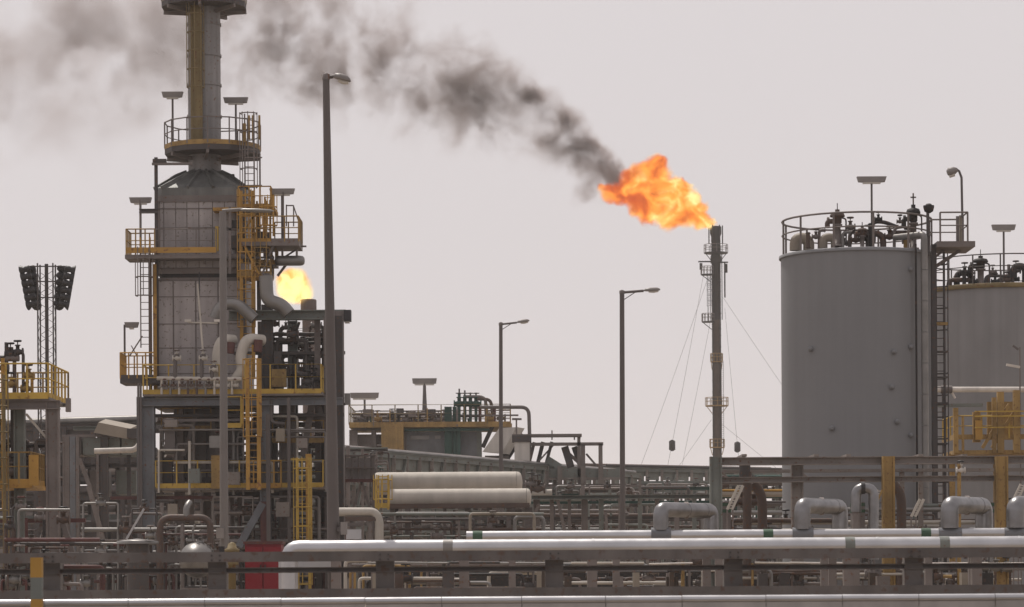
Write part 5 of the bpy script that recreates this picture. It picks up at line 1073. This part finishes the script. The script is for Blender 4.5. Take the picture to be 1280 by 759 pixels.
def flame_mat(name, sc, bright=1.0, yellow=0.0):
    m = bpy.data.materials.new(name); m.use_nodes = True; n = m.node_tree; N = n.nodes; N.clear(); k = n.links.new; o = N.new('ShaderNodeOutputMaterial')
    at = N.new('ShaderNodeAttribute'); at.attribute_name = 'density'
    tc = N.new('ShaderNodeTexCoord'); no = N.new('ShaderNodeTexNoise'); no.inputs['Scale'].default_value = sc; no.inputs['Detail'].default_value = 6; no.inputs['Roughness'].default_value = .6; no.inputs['Distortion'].default_value = .5
    k(tc.outputs['Object'], no.inputs['Vector'])
    nc = N.new('ShaderNodeMapRange'); nc.inputs[1].default_value = .3; nc.inputs[2].default_value = .7; nc.inputs[3].default_value = .22; nc.inputs[4].default_value = .82; k(no.outputs[0], nc.inputs[0]); no = nc
    # hot, thick gas is yellow, thin cooling edges are orange
    ma = N.new('ShaderNodeMath'); ma.operation = 'MULTIPLY_ADD'; k(at.outputs['Fac'], ma.inputs[0]); ma.inputs[1].default_value = .06; ma.inputs[2].default_value = .13 + yellow
    sx = N.new('ShaderNodeSeparateXYZ'); k(tc.outputs['Object'], sx.inputs[0]); gx = N.new('ShaderNodeMath'); gx.operation = 'MULTIPLY_ADD'; k(sx.outputs[0], gx.inputs[0]); gx.inputs[1].default_value = 0.020 if yellow == 0 else 0; k(ma.outputs[0], gx.inputs[2]); ma = gx
    ad = N.new('ShaderNodeMath'); ad.operation = 'ADD'; k(ma.outputs[0], ad.inputs[0]); k(no.outputs[0], ad.inputs[1])
    cr = N.new('ShaderNodeValToRGB'); e = cr.color_ramp.elements; e[0].position = .34; e[0].color = (.55, .075, .008, 1); e[1].position = .82; e[1].color = (1.25, .95, .38, 1)
    for ps, c in ((.44, (.72, .13, .012, 1)), (.54, (.95, .28, .025, 1)), (.66, (1.0, .46, .07, 1))):
        q = e.new(ps); q.color = c
    k(ad.outputs[0], cr.inputs[0])
    dn = N.new('ShaderNodeMath'); dn.operation = 'MULTIPLY'; k(at.outputs['Fac'], dn.inputs[0]); dn.inputs[1].default_value = 1.6
    em = N.new('ShaderNodeEmission'); k(cr.outputs[0], em.inputs[0])
    es = N.new('ShaderNodeMath'); es.operation = 'MULTIPLY'; k(dn.outputs[0], es.inputs[0]); es.inputs[1].default_value = 1.2 * bright; k(es.outputs[0], em.inputs[1])
    ab = N.new('ShaderNodeVolumeAbsorption'); ab.inputs[0].default_value = (0, 0, 0, 1); k(dn.outputs[0], ab.inputs['Density'])
    a2 = N.new('ShaderNodeAddShader'); k(em.outputs[0], a2.inputs[0]); k(ab.outputs[0], a2.inputs[1]); k(a2.outputs[0], o.inputs['Volume']); return m
fl = [(888, 284, 4, 1), (882, 280, 7, 1), (873, 274, 11, 1), (862, 267, 14, 1), (848, 262, 17, 1), (832, 258, 17, 1), (818, 250, 18, 1), (806, 238, 17, 1), (806, 222, 15, 1), (818, 210, 12, 1), (823, 205, 9, 1), (796, 248, 14, 1), (786, 240, 13, 1), (776, 243, 11, 1), (765, 242, 9, 1), (757, 240, 6, 1), (846, 240, 13, 1), (854, 234, 8, 1), (862, 250, 12, 1), (835, 272, 12, 1), (812, 266, 12, 1), (790, 228, 12, 1), (870, 262, 12, 1), (800, 256, 14, 1), (822, 230, 16, 1), (838, 246, 16, 1), (776, 250, 8, 1)]
fl = [(a, b, r * 1.22, m) for a, b, r, m in fl]
o = grid_volume('flare_flame', fl, 420, 1.5, .14, flame_mat('large_flame_gas', .34), 3.0, .30, 5, 1, warp2=1.5, seed=3.0, gain=1.5); tag(o, 'large orange flame streaming left from the tall flare stack', 'flame')
f2 = [(368, 357, 19, 1), (378, 364, 13, 1), (360, 352, 13, 1), (372, 370, 10, 1), (380, 374, 7, 1), (366, 344, 9, 1)]
f2 = [(a - 1, b, r * 1.15, m_) for a, b, r, m_ in f2]
o = grid_volume('flare_flame', f2, 300, 1.0, .12, flame_mat('small_flame_gas', .45, 1.05, .10), 1.2, .4, 4, 1, warp2=.4, seed=9.0, gain=1.6); tag(o, 'round yellow flame behind the heater above the rusty flare tip', 'flame')
sk = [(660, 160, 60, .1), (735, 240, 22, .15), (600, 150, 60, .1), (540, 130, 70, .09), (440, 90, 90, .08), (780, 210, 14, .7), (784, 224, 14, .9), (772, 224, 18, .6), (740, 235, 16, .45), (745, 205, 34, .2), (772, 214, 15, .8), (766, 228, 13, .8), (756, 245, 8, .8), (757, 200, 22, .7), (745, 218, 20, .6), (744, 186, 24, .7), (726, 172, 28, .7), (722, 205, 24, .4), (704, 150, 28, .75), (700, 185, 28, .4), (684, 133, 26, .75), (664, 120, 20, .65),
      (676, 165, 30, .35), (700, 170, 50, .12), (642, 142, 28, .55), (618, 140, 28, .55), (596, 142, 30, .5), (612, 162, 24, .35), (582, 156, 24, .35), (645, 110, 36, .22), (650, 170, 30, .2), (606, 105, 44, .24), (575, 70, 48, .2), (560, 120, 44, .2), (600, 130, 60, .12),
      (530, 100, 50, .17), (520, 140, 40, .13), (500, 60, 50, .16), (492, 95, 44, .19), (455, 65, 48, .19), (450, 110, 44, .15), (440, 25, 50, .16), (400, 70, 52, .17), (390, 110, 44, .15), (350, 60, 60, .14), (335, 100, 50, .12), (380, 10, 60, .14), (320, 10, 70, .12), (280, 60, 70, .12), (300, 130, 50, .06), (500, 10, 50, .08)]
o = grid_volume('smoke', sk, 424, 4, .25, smoke_mat(), 8, .085, 6, 0, thin=.42, warp2=3.0, seed=4.1, gain=1.02, erode=.05)
tag(o, 'dark grey smoke trail blowing left from the large flame', 'smoke'); o['kind'] = 'stuff'
sk2 = [(190, 80, 80, .5), (240, 50, 70, .5), (170, 20, 80, .4), (120, 70, 90, .3), (200, 40, 90, .5), (140, 90, 90, .5), (90, 50, 100, .6), (30, 80, 100, .6), (-40, 60, 100, .6), (40, 140, 80, .35), (110, 150, 70, .3), (-30, 160, 80, .3), (230, 100, 60, .3), (180, -30, 90, .5), (60, -40, 100, .5), (-60, -30, 100, .5), (300, -20, 80, .4), (170, 150, 50, .2)]
o = grid_volume('smoke', sk2, 430, 4, .6, smoke_mat(), 9, .05, 6, 0, thin=.0, warp2=5, seed=5.0, gain=.095, erode=.06)
tag(o, 'thin brownish grey smoke spread over the upper left sky', 'smoke'); o['kind'] = 'stuff'

# ------------------------------------------------------------------ dusty air
hz = MB().box((-2500, -120, -1), (2500, 4100, 130)).build('haze', 'dark'); hz['kind'] = 'stuff'
m = bpy.data.materials.new('dusty_air'); m.use_nodes = True; n = m.node_tree; n.nodes.clear(); o_ = n.nodes.new('ShaderNodeOutputMaterial'); p = n.nodes.new('ShaderNodeVolumePrincipled')
p.inputs['Color'].default_value = (.97, .95, .945, 1); p.inputs['Density'].default_value = .0002; n.links.new(p.outputs[0], o_.inputs['Volume'])
hz.data.materials.clear(); hz.data.materials.append(m)
